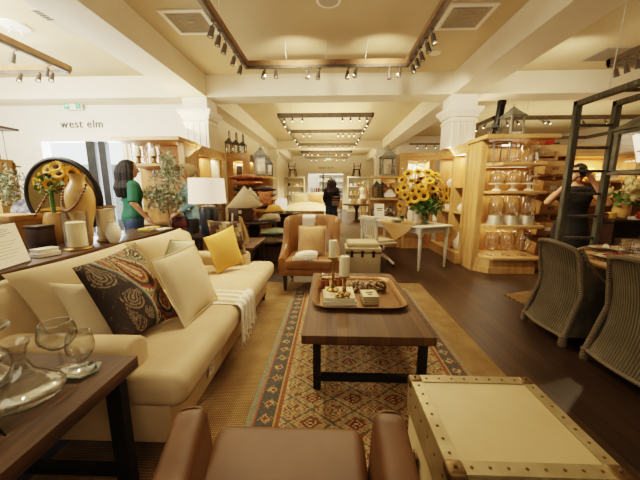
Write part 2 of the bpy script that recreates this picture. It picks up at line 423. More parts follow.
# other walls
struct('wall_left', MB().bb(X0-.15, X0, YB, 6.6, 0, 3.6), WALL)
struct('wall_right', MB().bb(X1, X1+.15, YB, 13.2, 0, 3.6), WALL)
struct('wall_behind', MB().bb(X0, X1, YB-.15, YB, 0, 3.6), WALL)
struct('wall_corridor_left', MB().bb(-3.0, -2.86, 6.72, YF, 0, 3.6), WALL)
struct('wall_right_back', MB().bb(2.95, X1, 13, 13.15, 0, 3.6).bb(2.9, 3.05, 13.15, YF, 0, 3.6), WALL)
m = MB().bb(-3, -1.5, YF, YF+.15, 0, 3.6).bb(.87, 3, YF, YF+.15, 0, 3.6).bb(-1.5, .87, YF, YF+.15, 2.43, 3.6)
struct('wall_far', m, WALL)
m = MB().bb(-1.6, -1.5, YF-.04, YF+.15, 0, 2.5).bb(.87, .97, YF-.04, YF+.15, 0, 2.5).bb(-1.5, .87, YF-.04, YF+.15, 2.42, 2.52)
struct('trim_1', m, TRIMW)
struct('wall_next_room', MB().bb(-4, 4, 25, 25.15, 0, 3.6).bb(-4, -3.9, YF+.15, 25, 0, 3.6).bb(3.9, 4, YF+.15, 25, 0, 3.6), WALL)
dd = struct('door_1', MB().bb(-.52, -.42, YF+.02, YF+.1, 0, 2.42), MULL)
# ---------------------------------------------------------------- ceiling fittings
def square_vent(x, y, label):
    t = thing('ceiling_vent', label, 'vent', (x, y, 3.6), group='square ceiling vents')
    m = MB()
    for a in (.27, .29):
        pass
    m.bb(-.29, .29, -.29, -.24, -.02, 0).bb(-.29, .29, .24, .29, -.02, 0).bb(-.29, -.24, -.24, .24, -.02, 0).bb(.24, .29, -.24, .24, -.02, 0)
    obj('frame', m, TRIMW, t); obj('backing', MB().bb(-.24, .24, -.24, .24, -.004, 0), VENTD, t)
    for k in range(6):
        r = .225-k*.036; m = MB(); z0, z1 = -.018, -.006
        for sx, sy in ((1, 0), (-1, 0), (0, 1), (0, -1)):
            if sx: m.bb(sx*r-.006, sx*r+.006, -r, r, z0, z1)
            else: m.bb(-r, r, sy*r-.006, sy*r+.006, z0, z1)
        obj('louvre', m, TVENT, t)
square_vent(-1.88, 4.27, 'square white louvred air vent in ceiling left of the large track light frame')
square_vent(1.74, 4.27, 'square white louvred air vent in ceiling right of the large track light frame')
square_vent(-1.7, 7.6, 'small square air vent in ceiling beyond the cross beam, on left'); square_vent(1.55, 7.6, 'small square air vent in ceiling beyond the cross beam, on right')
t = thing('slot_vent', 'narrow rectangular air vent in white ceiling over left bay', 'vent', (-3.66, 4.2, 3.6))
obj('frame', MB().bb(-.08, .08, -.3, .3, -.015, 0), TVENT, t)
m = MB()
for k in range(5): m.bb(-.06, .06, -.27+k*.045, -.25+k*.045, -.022, -.015)
obj('louvre', m, VENTD, t)
t = thing('ceiling_access_panel', 'large flat grey panel in tan ceiling over right bay', 'panel', (4.95, 5.42, 3.6)); obj('frame', MB().bb(-.62, .62, -.27, .27, -.012, 0), TVENT, t); obj('panel', MB().bb(-.58, .58, -.23, .23, -.02, -.012), mat('panel_grey', '#857a68', rough=.8), t)
t = thing('smoke_detector', 'white ceiling detector with small prongs near upper left corner', 'detector', (-4.3, 4.25, 3.6))
obj('housing', MB().lathe([(0, 0), (.16, 0), (.16, -.03), (.1, -.05), (0, -.055)], 24), TRIMW, t)
for k in range(4): obj('prong', MB().tube([(.05*math.cos(k*1.6), .05*math.sin(k*1.6), -.04), (.1*math.cos(k*1.6), .1*math.sin(k*1.6), -.1)], .008), TRIMW, t)
t = thing('ceiling_speaker', 'round white ceiling speaker inside large track frame at top edge', 'speaker', (-.03, 3.86, 3.6))
obj('rim', MB().lathe([(0, 0), (.15, 0), (.15, -.015), (.12, -.02), (0, -.02)], 28), TRIMW, t); obj('grille', MB().lathe([(0, -.02), (.115, -.02), (0, -.03)], 28), TVENT, t)
t = thing('ceiling_downlight', 'small round white downlight in ceiling beside right beam', 'light', (1.71, 5.28, 3.6))
obj('rim', MB().lathe([(0, 0), (.09, 0), (.09, -.012), (.065, -.015), (0, -.01)], 20), TRIMW, t); obj('lens', MB().lathe([(0, -.01), (.06, -.012), (0, -.014)], 20), PAPER, t)
# ---------------------------------------------------------------- track lights
HEADS = []
_hd = None
def head_meshes():
    a = MB().bb(-.012, .012, -.03, .03, -.02, 0).tube([(0, 0, -.02), (0, 0, -.075)], .008)
    b = MB().lathe([(0, .055), (.026, .05), (.03, -.01), (.036, -.065), (.03, -.06), (0, -.05)], 14, Matrix.Translation((0, 0, -.11)))
    c = MB().lathe([(0, -.053), (.028, -.056), (0, -.058)], 12, Matrix.Translation((0, 0, -.11)))
    return a.mesh('spotlight_arm'), b.mesh('spotlight_head'), c.mesh('lens')
_ha, _hb, _hc = head_meshes()
LENSOFF = mat('lamp_lens_dim', '#d8c49a', rough=.4, emis=.5)
def heads(t, pts, lit=True):
    for (x, y, z, rz, tilt) in pts:
        a = obj('spotlight', _hb.copy(), TRACK, t, (x, y, z)); 
        a.rotation_euler = (tilt, 0, rz)
        obj('mount', _ha, TRACK, a); obj('lens', _hc.copy(), LENS if lit else LENSOFF, a)
def track(label, x0, x1, y0, y1, z, crossbars, hp, wood=True, cables=(), group='suspended track light frames', w=.07, lit=True, open_side=None):
    t = thing('track_light', label, 'track light', (0, 0, 0), group=group)
    m, k = MB(), MB()
    sides = [(x0, x1, y1, y1), (x0, x1, y0, y0), (x0, x0, y0, y1), (x1, x1, y0, y1)]+[(x0, x1, c, c) for c in crossbars]
    for i, (a, b, c, d) in enumerate(sides):
        if open_side and i in open_side: continue
        m.bb(min(a, b)-w/2, max(a, b)+w/2, min(c, d)-w/2, max(c, d)+w/2, z, z+.07)
        k.bb(min(a, b)-w/2+.012, max(a, b)+w/2-.012, min(c, d)-w/2+.012, max(c, d)+w/2-.012, z-.035, z)
    obj('frame', m, TRWOOD if wood else TRACK, t); obj('rail', k, TRACK, t)
    heads(t, [(a, b, z-.03, r, tl) for a, b, r, tl in hp], lit)
    for c in cables: obj('cable', MB().tube([(c[0], c[1], z+.07), (c[0]+c[2], c[1], 3.6)], .005, 6), TRIMW, t)
    return t
hp = [(x, 4.85, random.uniform(-.6, .6), random.uniform(-.5, .1)) for x in (-1.02, -.85, -.36, -.18, .27, .4, .9, 1.06)]
hp += [(-1.3, y, PI/2, .3) for y in (3.55, 3.75, 3.95, 4.3, 4.6)]+[(1.17, y, -PI/2, .3) for y in (3.8, 4.0, 4.25, 4.45, 4.65)]
track('large rectangular track light frame hung over sofa and coffee table', -1.3, 1.17, 2.9, 4.85, 3.27, (), hp, cables=((-.68, 4.8, 0), (-.07, 4.8, 0), (.52, 4.8, .04), (-1.25, 3.6, 0)), lit=False)
hp = [(x, 7.7, 0, -.75) for x in (-1.15, -.95, -.7, .3, .5, .72, .9)]+[(x, 9.75, 0, -.75) for x in (-.85, -.65, .25, .4, .6, .75)]+[(x, 12.5, 0, -.75) for x in (-.85, -.6, .1, .3, .5, .8)]
hp += [(-1.3, y, 1.0, -.7) for y in (8.2, 9, 10.4, 11.2, 12)]+[(1.05, y, -1.0, -.7) for y in (8.2, 8.6, 9.2, 10.4, 11.2, 12)]
track('long track light frame with crossbars beyond the ceiling cross beam', -1.3, 1.05, 7.7, 12.5, 3.2, (9.75,), hp, wood=False, cables=((-1, 7.7, 0), (.8, 7.7, 0), (-.1, 12.5, 0)))
hp = [(x, 14.9, 0, -.75) for x in (-1.3, -1.1, -.9, -.6, .3, .6, .9)]+[(x, 17.6, 0, -.75) for x in (-1.1, -.8, -.3, .4, .8)]
track('farthest track light frame in front of the far doorway', -1.43, 1.05, 14.9, 17.7, 3.2, (), hp, wood=False, cables=((-1, 14.9, 0), (.8, 14.9, 0)))
hp = [(-4.0, y, PI/2, .4) for y in (3.5, 3.9, 4.35)]+[(-4.25, 4.67, .4, -.6), (-4.45, 4.67, .4, -.6), (-4.75, 4.67, .4, -.6)]
track('wood topped track light frame over the left bay', -6.6, -4.0, 2.2, 4.67, 3.18, (), hp, cables=((-4.05, 3.3, 0), (-5.6, 4.67, 0)), lit=False)
hp = [(4.1, y, -PI/2, .3) for y in (4.7, 4.55, 4.4, 4.2, 4.0)]
track('dark track light rail over the dining table at right edge', 4.1, 6.2, 2.4, 4.78, 3.2, (), hp, wood=False, cables=((4.1, 3.4, 0),))
hp = [(x, 8.0, random.uniform(-.5, .5), random.uniform(-.9, -.4)) for x in (4.5, 4.75, 5.35, 5.5, 6.25, 6.4, 6.95, 7.15, 8.1)]+[(4.2, y, -1.0, -.7) for y in (8.4, 8.8, 9.4, 10)]+[(x, 11, 0, -.75) for x in (5, 5.6, 6.4, 7, 7.6)]
track('wide track light frame above the right hand shelving', 4.2, 9, 8.0, 11, 3.17, (), hp, wood=False, cables=((5, 8, 0), (7.4, 8, 0)))
t = thing('track_light', 'short dark track rail far behind the right column', 'track light'); obj('rail', MB().bb(3.1, 8.8, 11.9, 11.97, 3.1, 3.16), TRACK, t)
heads(t, [(3.4+i*.33, 11.93, 3.1, .2*(i % 3-1), -.6) for i in range(13)])
# ---------------------------------------------------------------- wall lettering, exit sign
def lettering(txt, size, sp, loc, label):
    t = thing('wall_lettering', label, 'sign', loc, 0); t.rotation_euler = (PI/2, 0, 0)
    ws = []
    for ch in txt:
        if ch == ' ': ws.append((None, size*.30)); continue
        me = text_mesh(ch, size, .008, 1, 'LEFT'); xs = [v.co.x for v in me.vertices]; ws.append((me, max(xs)+size*.10*sp))
    x = -sum(w for _, w in ws)/2
    full = text_mesh(txt, size, .008)
    for me, w in ws:
        if me: obj('letter', me, SIGNG, t, (x, 0, 0))
        x += w
lettering('west elm', .235, 1.0, (-5.46, 6.54, 2.80), 'grey lower case shop name lettering on white wall above window')
lettering('WEST ELM', .2, 1.0, (-.3, 19.97, 2.78), 'small faint upper case lettering on the far wall above the doorway')
t = thing('exit_sign', 'green and white exit sign on white wall above grey lettering', 'sign', (-5.53, 6.47, 3.16))
obj('housing', MB().bb(-.2, .2, -.03, .0, -.085, .085, .006), TRIMW, t)
m = MB().bb(-.185, -.07, -.034, -.03, -.07, .07).bb(.07, .185, -.034, -.03, -.07, .07)
obj('panel', m, EXITG, t)
m = MB().ball((.125, -.035, .04), .014, 8, (1, .2, 1)).bar((.13, -.035, .03), (.115, -.035, -.01), .018, .003).bar((.115, -.035, -.01), (.15, -.035, -.05), .012, .003).bar((.115, -.035, -.01), (.09, -.035, -.05), .012, .003).bar((.13, -.035, .02), (.165, -.035, .0), .01, .003).bar((.13, -.035, .02), (.095, -.035, .005), .01, .003)
obj('pictogram', m, TRIMW, t); m = MB().prism([(-.17, 0), (-.13, .04), (-.13, .015), (-.085, .015), (-.085, -.015), (-.13, -.015), (-.13, -.04)], -.037, -.033, 'Y')
obj('arrow', m, TRIMW, t)
t = thing('exit_sign', 'tiny green exit sign hung before the far wall', 'sign', (-.1, 17.0, 3.06)); obj('panel', MB().bb(-.16, .16, -.02, .02, -.05, .05), mat('pale_exit', '#a8c8ae', rough=.5), t); obj('hanger', MB().tube([(0, 0, .07), (0, 0, .54)], .01, 6), TRACK, t)
# ================================================================ SEATING GROUP
def colour_mesh(mb, name, fn, m, parent=None, loc=(0, 0, 0), rot=(0, 0, 0), angle=60):
    me = mb.mesh(name, angle); ca = me.color_attributes.new('Col', 'FLOAT_COLOR', 'POINT')
    for i, v in enumerate(me.vertices): ca.data[i].color = fn(v.co)
    return obj(name, me, m, parent, loc, rot)
# rugs
t = obj('jute_rug', MB().bb(-1.45, 1.34, .5, 4.2, .001, .012), JUTE); tag(t, 'large natural jute rug under sofa and patterned rug', 'rug')
t = obj('jute_rug', MB().prism([(2.34, 3.78), (4.6, 4.6), (4.6, 1.2), (2.42, 1.2), (2.42, 3.3)], .001, .012), JUTE); tag(t, 'jute rug under the dining table at right', 'rug')
def rug_material():
    t = NT('kilim_pattern'); co = t.add('ShaderNodeTexCoord'); sp = t.add('ShaderNodeSeparateXYZ'); t.link(co.outputs['Object'], sp.inputs[0])
    q = .0125
    def quant(v): return t.math('MULTIPLY', t.math('FLOOR', t.math('DIVIDE', v, q)), q)
    x, y = quant(sp.outputs[0]), quant(sp.outputs[1])
    ed = t.math('MINIMUM', t.math('SUBTRACT', .79, t.math('ABSOLUTE', x)), t.math('SUBTRACT', 1.66, t.math('ABSOLUTE', y)))
    # field : two interleaved lattices of stepped medallions
    def lattice(ox, oy, px, py):
        u = t.math('SUBTRACT', t.math('FRACT', t.math('ADD', t.math('DIVIDE', x, px), ox)), .5)
        v = t.math('SUBTRACT', t.math('FRACT', t.math('ADD', t.math('DIVIDE', y, py), oy)), .5)
        return t.math('ADD', t.math('MULTIPLY', t.math('ABSOLUTE', u), 1.0), t.math('ABSOLUTE', v)), u, v
    d1, u1, v1 = lattice(0, 0, .27, .21); d2, u2, v2 = lattice(.5, .5, .27, .21)
    c1 = t.ramp(d1, [(0, '#cbb086'), (.05, '#6b3526'), (.12, '#c4a678'), (.165, '#7c4632'), (.235, '#6a6a5e'), (.265, '#bfa274'), (.325, '#a08056'), (.365, '#bfa274'), (.455, '#6c685a'), (.545, '#bfa274'), (.62, '#9a7048'), (.665, '#bfa274')], True)
    c2 = t.ramp(d2, [(0, '#5c6058'), (.06, '#c9ac7c'), (.11, '#96683c'), (.17, '#c9ac7c'), (.215, '#6c6656'), (.25, '#bfa274')], True)
    c = t.mix(t.math('LESS_THAN', d2, .27), c1, c2)
    # little hooked bits
    d3, u3, v3 = lattice(.25, .25, .135, .105)
    c = t.mix(t.math('MULTIPLY', t.math('LESS_THAN', d3, .16), t.math('GREATER_THAN', d1, .27)), c, '#86553a')
    # border
    s = t.math('ADD', x, t.math('MULTIPLY', y, 1.0))
    w = t.math('SUBTRACT', t.math('FRACT', t.math('DIVIDE', y, .13)), .5); w2 = t.math('SUBTRACT', t.math('FRACT', t.math('DIVIDE', x, .13)), .5)
    side = t.math('LESS_THAN', t.math('SUBTRACT', .79, t.math('ABSOLUTE', x)), t.math('SUBTRACT', 1.66, t.math('ABSOLUTE', y)))
    wm = t.math('ADD', t.math('MULTIPLY', side, w), t.math('MULTIPLY', t.math('SUBTRACT', 1, side), w2))
    dm = t.math('ADD', t.math('ABSOLUTE', wm), t.math('MULTIPLY', t.math('ABSOLUTE', t.math('SUBTRACT', ed, .105)), 6.5))
    cb = t.ramp(dm, [(0, '#7e4230'), (.13, '#b89a6c'), (.24, '#54504a'), (.30, '#8f7a56'), (.34, '#54504a')], True)
    br = t.ramp(ed, [(0, '#84826a'), (.02, '#84826a'), (.03, '#a5643c'), (.04, '#bf9a64'), (.05, '#54504a'), (.16, '#b8925c'), (.175, '#8a5638'), (.19, '#5a5a54'), (.20, '#bfa274')], True)
    c = t.mix(t.math('LESS_THAN', ed, .2), c, br)
    c = t.mix(t.math('MULTIPLY', t.math('GREATER_THAN', ed, .052), t.math('LESS_THAN', ed, .158)), c, cb)
    no = t.add('ShaderNodeTexNoise'); no.inputs['Scale'].default_value = 70; t.link(co.outputs['Object'], no.inputs[0])
    c = t.mix(.5, c, t.ramp(no.outputs[0], [(.3, '#8a8075'), (.7, '#ffffff')]), 'MULTIPLY')
    t.link(c, t.b.inputs['Base Color']); t.b.inputs['Roughness'].default_value = .95
    bu = t.add('ShaderNodeBump'); bu.inputs['Strength'].default_value = .5; bu.inputs['Distance'].default_value = .004
    t.link(no.outputs[0], bu.inputs['Height']); t.link(bu.outputs[0], t.b.inputs['Normal'])
    return t.m
t = thing('kilim_rug', 'patterned red, beige and slate kilim rug under coffee table', 'rug', (.29, 2.25, .012))
obj('pile', MB().bb(-.79, .79, -1.66, 1.66, 0, .008), rug_material(), t)
m = MB()
for i in range(50):
    x = -.78+i*.0318
    m.bb(x, x+.008, 1.66, 1.70, 0, .003).bb(x, x+.008, -1.70, -1.66, 0, .003)
o = obj('fringe', m, LINEN, t); o['kind'] = 'stuff'
# ---------------------------------------------------------------- sofa
S = thing('sofa', 'long cream linen sofa with rolled arms along the left side', 'sofa', (-1.3, 2.4, .0135))
obj('base', MB().bb(-.56, .50, -1.14, 1.14, .09, .315, .02, 3), SOFA, S)
T = [(-.36, -.96), (.24, -.96), (.29, -1.0), (.29, -1.18), (.6, -1.18), (.6, 1.18), (.29, 1.18), (.29, 1.0), (.24, .96), (-.36, .96)]
obj('seat_cushion', MB().prism(T, .312, .492, 'Z', .07, 6), SOFA, S, angle=80)
def arm_profile(sg):
    p = [(.0, .1), (.0, .46)]
    for k in range(0, 13):
        a = PI*1.25-k*PI*1.5/12 
        p.append((-.115+.115*math.cos(a-PI*.0), .52+.1*math.sin(a)))
    p = [(.95, .1), (.95, .5), (.945, .55), (.955, .585), (.985, .615), (1.03, .63), (1.08, .63), (1.125, .615), (1.155, .585), (1.165, .54), (1.155, .5), (1.15, .45), (1.15, .1)]
    return [(sg*a, b) for a, b in p]
for sg in (-1, 1): obj('arm', MB().prism(arm_profile(sg), -.55, .30, 'X', .02, 3), SOFA, S, angle=60)
bp = [(-.60, .1), (-.60, .70), (-.62, .78), (-.61, .84), (-.57, .875), (-.51, .885), (-.45, .865), (-.42, .82), (-.41, .76), (-.33, .46), (-.33, .1)]
obj('back', MB().prism(bp, -1.12, 1.12, 'Y', .03, 3), SOFA, S, angle=60)
for y0, y1, lean in ((-.95, .0, 0), (.0, .95, 0)):
    m = MB(); x0, zt = -.36, .90
    m.pillow4((-.22, y0, .47), (-.22, y1, .47), (-.47, y1, .93), (-.47, y0, .93), .38, 22, .05)
    o = obj('back_cushion', m, SOFA, S); 
    e = [(-.2, y0+.02, .5), (-.2, y1-.02, .5)]
for x in (-.5, .46):
    for y in (-1.08, 1.08):
        obj('foot', MB().lathe([(0, 0), (.02, 0), (.024, .02), (.02, .04), (.034, .07), (.036, .1), (0, .1)], 14), DARKW, S, (x, y, .0))
pt = obj('price_tag', MB().box((0, 0, 0), (.003, .08, .1)), PAPER, S, (.515, -.66, .21), (0, .12, 0))
obj('print', MB().box((.002, 0, .02), (.002, .05, .006)).box((.002, 0, 0), (.002, .06, .004)).box((.002, 0, -.02), (.002, .04, .004)), INK, pt)
# pillows -------------------------------------------------------
def pillow(name, label, P, t, m, group='sofa throw pillows', pipe=None, bow=.07, n=18, cat='pillow', colour=None):
    P = [Vector(p) for p in P]; c = sum(P, Vector())/4; L = [p-c for p in P]
    r = thing(name, label, cat, c, group=group)
    mb = MB().pillow4(*L, t, n, bow)
    if colour:
        nor = (L[1]-L[0]).cross(L[3]-L[0]).normalized()
        ex = (L[1]+L[2]-L[0]-L[3])/2; ey = (L[2]+L[3]-L[0]-L[1])/2
        me = mb.mesh('cover', 80); ca = me.color_attributes.new('Col', 'FLOAT_COLOR', 'POINT')
        for i, v in enumerate(me.vertices):
            ca.data[i].color = colour(v.co.dot(ex)/ex.length_squared+.5, v.co.dot(ey)/ey.length_squared+.5)
        obj('cover', me, m, r)
    else: obj('cover', mb, m, r, angle=80)
    if pipe:
        pts = []
        for a, b in ((0, 1), (1, 2), (2, 3), (3, 0)):
            for k in range(10):
                u = k/10; p = L[a].lerp(L[b], u); pts.append(p-p.normalized()*0 - (p*(bow*.5*(1-(2*u-1)**2))*1.0))
        obj('piping', MB().tube(pts, .006, 6, True), pipe, r)
    return r
pillow('throw_pillow', 'plain cream pillow half hidden behind the dark paisley pillow', (ony(85, 350, 1.40), ony(152, 335, 1.72), ony(112, 282, 1.78), ony(48, 283, 1.52)), .16, CREAM)
def boteh(u, v, cx, cy, size, rot, bend=.35):
    dx, dy = (u-cx)/size, (v-cy)/size; c, sn = math.cos(rot), math.sin(rot); x, y = dx*c+dy*sn, -dx*sn+dy*c
    x -= bend*max(0, y)**2
    if y < -.98 or y > 1.5: return 9
    w = math.sqrt(max(1e-4, 1-y*y)) if y < 0 else max(.02, 1-y/1.5)**.8
    return max(abs(x)/w, 0 if y > 0 else math.hypot(x, y))
def paisley(u, v):
    h = hexc; dark, red, gold, crm, teal, rust, olive = map(h, ('#2b1d16', '#8c2f20', '#b5904a', '#cdb588', '#6f8076', '#a4502e', '#877544'))
    edge = .40+.07*math.sin(v*6.0)-.5*max(0, v-.68)
    d = u-edge; n = math.sin(u*61+math.sin(v*37)*2)*math.sin(v*53+math.sin(u*41)*2)
    if d < 0:
        for cx, cy, s_, r, b in ((.2, .66, .13, .5, .5), (.30, .36, .13, -.4, .6), (.22, .12, .10, .9, .5), (.10, .88, .08, .2, .6), (.40, .62, .08, 1.2, .7), (.42, .18, .08, -1, .6)):
            k = boteh(u, v, cx, cy, s_, r, b)
            if k < 1.05: return h('#8e7c62') if int(k*7.5) % 2 == 0 and n > -.55 else dark
        a = (u*7+math.sin(v*8)) % 1
        return h('#57463a') if a < .07 and n > 0 else dark
    if d < .02: return dark
    if d < .045: return teal
    if d < .06: return crm
    for cx, cy, s_, r, b, cols in ((.60, .62, .24, .8, .45, (crm, red, gold, dark, red, crm, olive, teal)), (.72, .24, .20, -.3, .5, (gold, rust, crm, dark, teal, red, gold, olive)), (.50, .10, .13, 1.3, .5, (red, crm, teal, gold, rust, crm, dark, gold)), (.93, .52, .12, .2, .5, (crm, rust, dark, gold, red, teal, crm, olive)), (.9, .9, .13, 2.2, .4, (dark, crm, dark, olive, dark, crm, dark, olive))):
        k = boteh(u, v, cx, cy, s_, r, b)
        if k < 1.3:
            i = int(k/1.3*8); c = cols[min(i, 7)]
            return c if n > -.6 else dark
    k = (d*11+math.sin(v*11)*.4+math.sin(u*17+v*13)*.25) % 1
    c = (red, rust, gold, olive, crm, dark, teal, rust)[int(k*8)]
    return c if n > -.5 else olive
pillow('paisley_pillow', 'dark brown square pillow with red and gold paisley embroidery', ((-1.13, 1.41, .55), (-1.08, 1.92, .5), (-1.45, 2.08, 1.01), (-1.44, 1.52, .965)), .17, attr_mat('paisley_embroidery', .8, .6, 160), n=110, colour=paisley)
pillow('throw_pillow', 'plain cream piped pillow leaning in front of paisley pillow', ((-.94, 1.73, .51), (-.92, 2.24, .51), (-1.17, 2.42, .93), (-1.23, 1.90, .91)), .17, CREAM, pipe=CREAM)
pillow('throw_pillow', 'small pale green pillow peeking out behind front cream pillow', (ony(160, 265, 2.30), ony(196, 258, 2.62), ony(194, 241, 2.72), ony(170, 240, 2.42)), .12, PALEG, pipe=CREAM)
def kil(u, v):
    a, b = int(u*9), int(v*9); k = (a*7+b*13) % 5
    return hexc(('#3a2c22', '#6a5a44', '#94805c', '#54301f', '#b09a72')[k])
pillow('throw_pillow', 'brown and tan kilim patterned pillow behind the yellow pillow', (ony(214, 268, 3.22), ony(247, 254, 3.40), ony(240, 221, 3.52), ony(207, 220, 3.33)), .12, attr_mat('kilim_cloth', .9, .4, 200), n=60, colour=kil)
pillow('throw_pillow', 'mustard yellow square pillow at the far end of the sofa', (ony(217, 275, 2.93), ony(244, 262, 3.2), ony(233, 225, 3.36), ony(203, 238, 3.08)), .15, YEL)
# throw over seat edge
def throwfn(u, v):
    s = u*.62; x = -1.02+s
    if x < -.74: p = Vector((x, 0, .503+.004*math.sin(v*20)))
    else:
        q = x+.74; a = min(q/.07, PI/2); p = Vector((-.74+.055*math.sin(a)+.0, 0, .452+.055*math.cos(a)-max(0, q-.11)*1.0))
    p.y = 2.12+v*.36+.02*math.sin(u*6)+.05*u*(v-.5); p.x += .01*math.sin(v*26)*(u > .4)+.004; p.z += .008*math.sin(v*23+u*4)
    return p
t = thing('throw_blanket', 'white fringed throw draped over the front of sofa seat', 'blanket', (-.8, 2.3, .5))
mb = MB().grid(lambda u, v: throwfn(u, v)-Vector((-.8, 2.3, .5)), 30, 26); obj('cloth', mb, TOWEL, t, angle=90)
m = MB()
for i in range(22):
    p = throwfn(1, i/21)-Vector((-.8, 2.3, .5)); m.tube([p, p+Vector((.006*math.sin(i*2), .008*math.sin(i), -.05))], .004, 5)
obj('fringe', m, TOWEL, t)['kind'] = 'stuff'
# ---------------------------------------------------------------- coffee table
t = thing('coffee_table', 'low rectangular coffee table with rustic wood top and black metal base', 'table', (.262, 2.475, .0235))
obj('tabletop', MB().bb(-.445, .435, -.72, .72, .37, .432, .006), plank_mat('reclaimed_planks', '#4e3519', '#5b3f1f', '#684a27', .07, 5, 'Y', .68, '#2a1a0e', .015), t)
for y in (-.64, .64):
    for x in (-.345, .375): obj('leg', MB().bb(x-.026, x+.026, y-.026, y+.026, 0, .37), BLACK, t)
    obj('stretcher', MB().bb(-.32, .35, y-.02, y+.02, .06, .105), BLACK, t)
    obj('top_rail', MB().bb(-.32, .35, y-.02, y+.02, .335, .37), BLACK, t)
TT = .457
def rrect(hx, hy, r, z, n=6):
    o = []
    for cx, cy, a0 in ((hx-r, hy-r, 0), (-hx+r, hy-r, PI/2), (-hx+r, -hy+r, PI), (hx-r, -hy+r, 1.5*PI)):
        for k in range(n+1): o.append((cx+r*math.cos(a0+k*PI/2/n), cy+r*math.sin(a0+k*PI/2/n), z))
    return o
t = thing('serving_tray', 'large rounded hammered gold metal tray on coffee table', 'tray', (.25, 2.55, TT))
obj('tray_bowl', MB().loft([rrect(.33, .36, .1, .0), rrect(.36, .39, .12, .03), rrect(.385, .415, .13, .034), rrect(.385, .415, .13, .028), rrect(.365, .395, .12, .022)], cap=False).loft([rrect(.33, .36, .1, 0), rrect(.33, .36, .1, .006)]), GOLDT, t)
obj('rim', MB().tube(rrect(.385, .415, .13, .034), .006, 6, True), GOLDT, t)
TZ = TT+.007
t = thing('book', 'wide cream covered book, bottom of pair under brass candlesticks', 'book', (.08, 2.38, TZ), .06)
obj('cover', MB().bb(-.135, .135, -.15, .15, 0, .004).bb(-.135, .135, -.15, .15, .030, .034).bb(-.135, -.130, -.15, .15, 0, .034), TRUNKC, t); obj('pages', MB().bb(-.13, .13, -.145, .145, .004, .030), PAPER, t)
t = thing('book', 'thinner cream book on top of the pair under brass candlesticks', 'book', (.085, 2.39, TZ+.034), .02)
obj('cover', MB().bb(-.125, .125, -.14, .14, 0, .003).bb(-.125, .125, -.14, .14, .021, .024).bb(-.125, -.12, -.14, .14, 0, .024), PARCH, t); obj('pages', MB().bb(-.12, .12, -.135, .135, .003, .021), PAPER, t)
o = obj('title', MB().bb(-.06, .06, -.02, 0, .0241, .0245).bb(-.08, .08, -.07, -.06, .0241, .0245), INK, t)
BT = TZ+.058
def candlestick(x, y, z, h, label, candle_label, r, ch):
    t = thing('candlestick', label, 'candlestick', (x, y, z), group='brass candlesticks')
    obj('base', MB().lathe([(0, 0), (.055, 0), (.056, .008), (.04, .018), (.022, .026), (.018, .04), (0, .04)], 20), BRASS, t)
    obj('stem', MB().lathe([(0, .035), (.013, .035), (.02, .055), (.011, .075), (.01, h*.45), (.016, h*.5), (.01, h*.55), (.011, h-.06), (.02, h-.04), (.012, h-.025), (0, h-.02)], 16), BRASS, t)
    obj('cup', MB().lathe([(0, h-.025), (.02, h-.022), (.046, h-.012), (.05, h), (.044, h), (0, h-.004)], 20), BRASS, t)
    c = thing('pillar_candle', candle_label, 'candle', (x, y, z+h), group='pillar candles on brass candlesticks')
    obj('wax', MB().lathe([(0, 0), (r, 0), (r, ch-.006), (r-.005, ch), (r-.02, ch-.004), (0, ch-.008)], 22), CANDLE, c); obj('wick', MB().tube([(0, 0, ch-.01), (.002, 0, ch+.01)], .0015, 5), INK, c)
candlestick(.03, 2.44, BT, .30, 'taller brass candlestick on books on coffee table', 'white pillar candle on the taller brass candlestick', .037, .145)
candlestick(.125, 2.34, BT, .165, 'shorter brass candlestick on books on coffee table', 'white pillar candle on the shorter brass candlestick', .042, .165)
for i, (x, y, l) in enumerate(((-.045, 2.66, 'left copper votive cup with glass globe behind candlesticks'), (.08, 2.68, 'right copper votive cup with glass globe behind candlesticks'))):
    t = thing('votive_holder', l, 'candle holder', (x, y, TZ), group='copper votive cups')
    obj('cup', MB().lathe([(0, 0), (.042, 0), (.045, .02), (.043, .085), (.038, .088), (.036, .02), (0, .015)], 18), COPPER, t)
    obj('globe', MB().lathe([(.036, .088), (.043, .11), (.04, .14), (.03, .155), (.028, .153), (.037, .138), (.04, .11), (.033, .09)], 18), GLASS, t)
# beads chain, brass knots, cards
def bead_chain(name, label, pts, r, m, loc=(0, 0, 0), cat='beads'):
    t = thing(name, label, cat, loc); 
    obj('strand', MB().tube(pts, r*.3, 5), INK, t)
    for p in pts: obj('bead', MB().ball(p, r, 10), m, t)
    return t
pts = []
for k in range(58):
    a = k*.42; pts.append((.09*math.cos(a)+.16*(k/58)-.05, .05*math.sin(a)+.02*math.sin(k*.9)+.03*(k/58), .018+.022*(k % 5 == 0)+.016*(k % 3 == 1)+.03*max(0, 1-abs(k-29)/20)))
bead_chain('bead_garland', 'pile of pale and dark wooden beads on gold tray', pts, .016, mat('mixed_beads', '#6a4f30', '#cbb288', .5, scale=26), (.27, 2.62, TZ))
t = thing('knot_ornament', 'rounded metal knot ornament at right of bead pile', 'ornament', (.48, 2.60, TZ+.03))
for k in range(3): obj('ring', MB().tube([(.04*math.cos(a*PI/8), .04*math.sin(a*PI/8), 0) for a in range(16)], .014, 8, True), BRASSD, t, (0, 0, .01*k), (.5*k, .7*k, k))
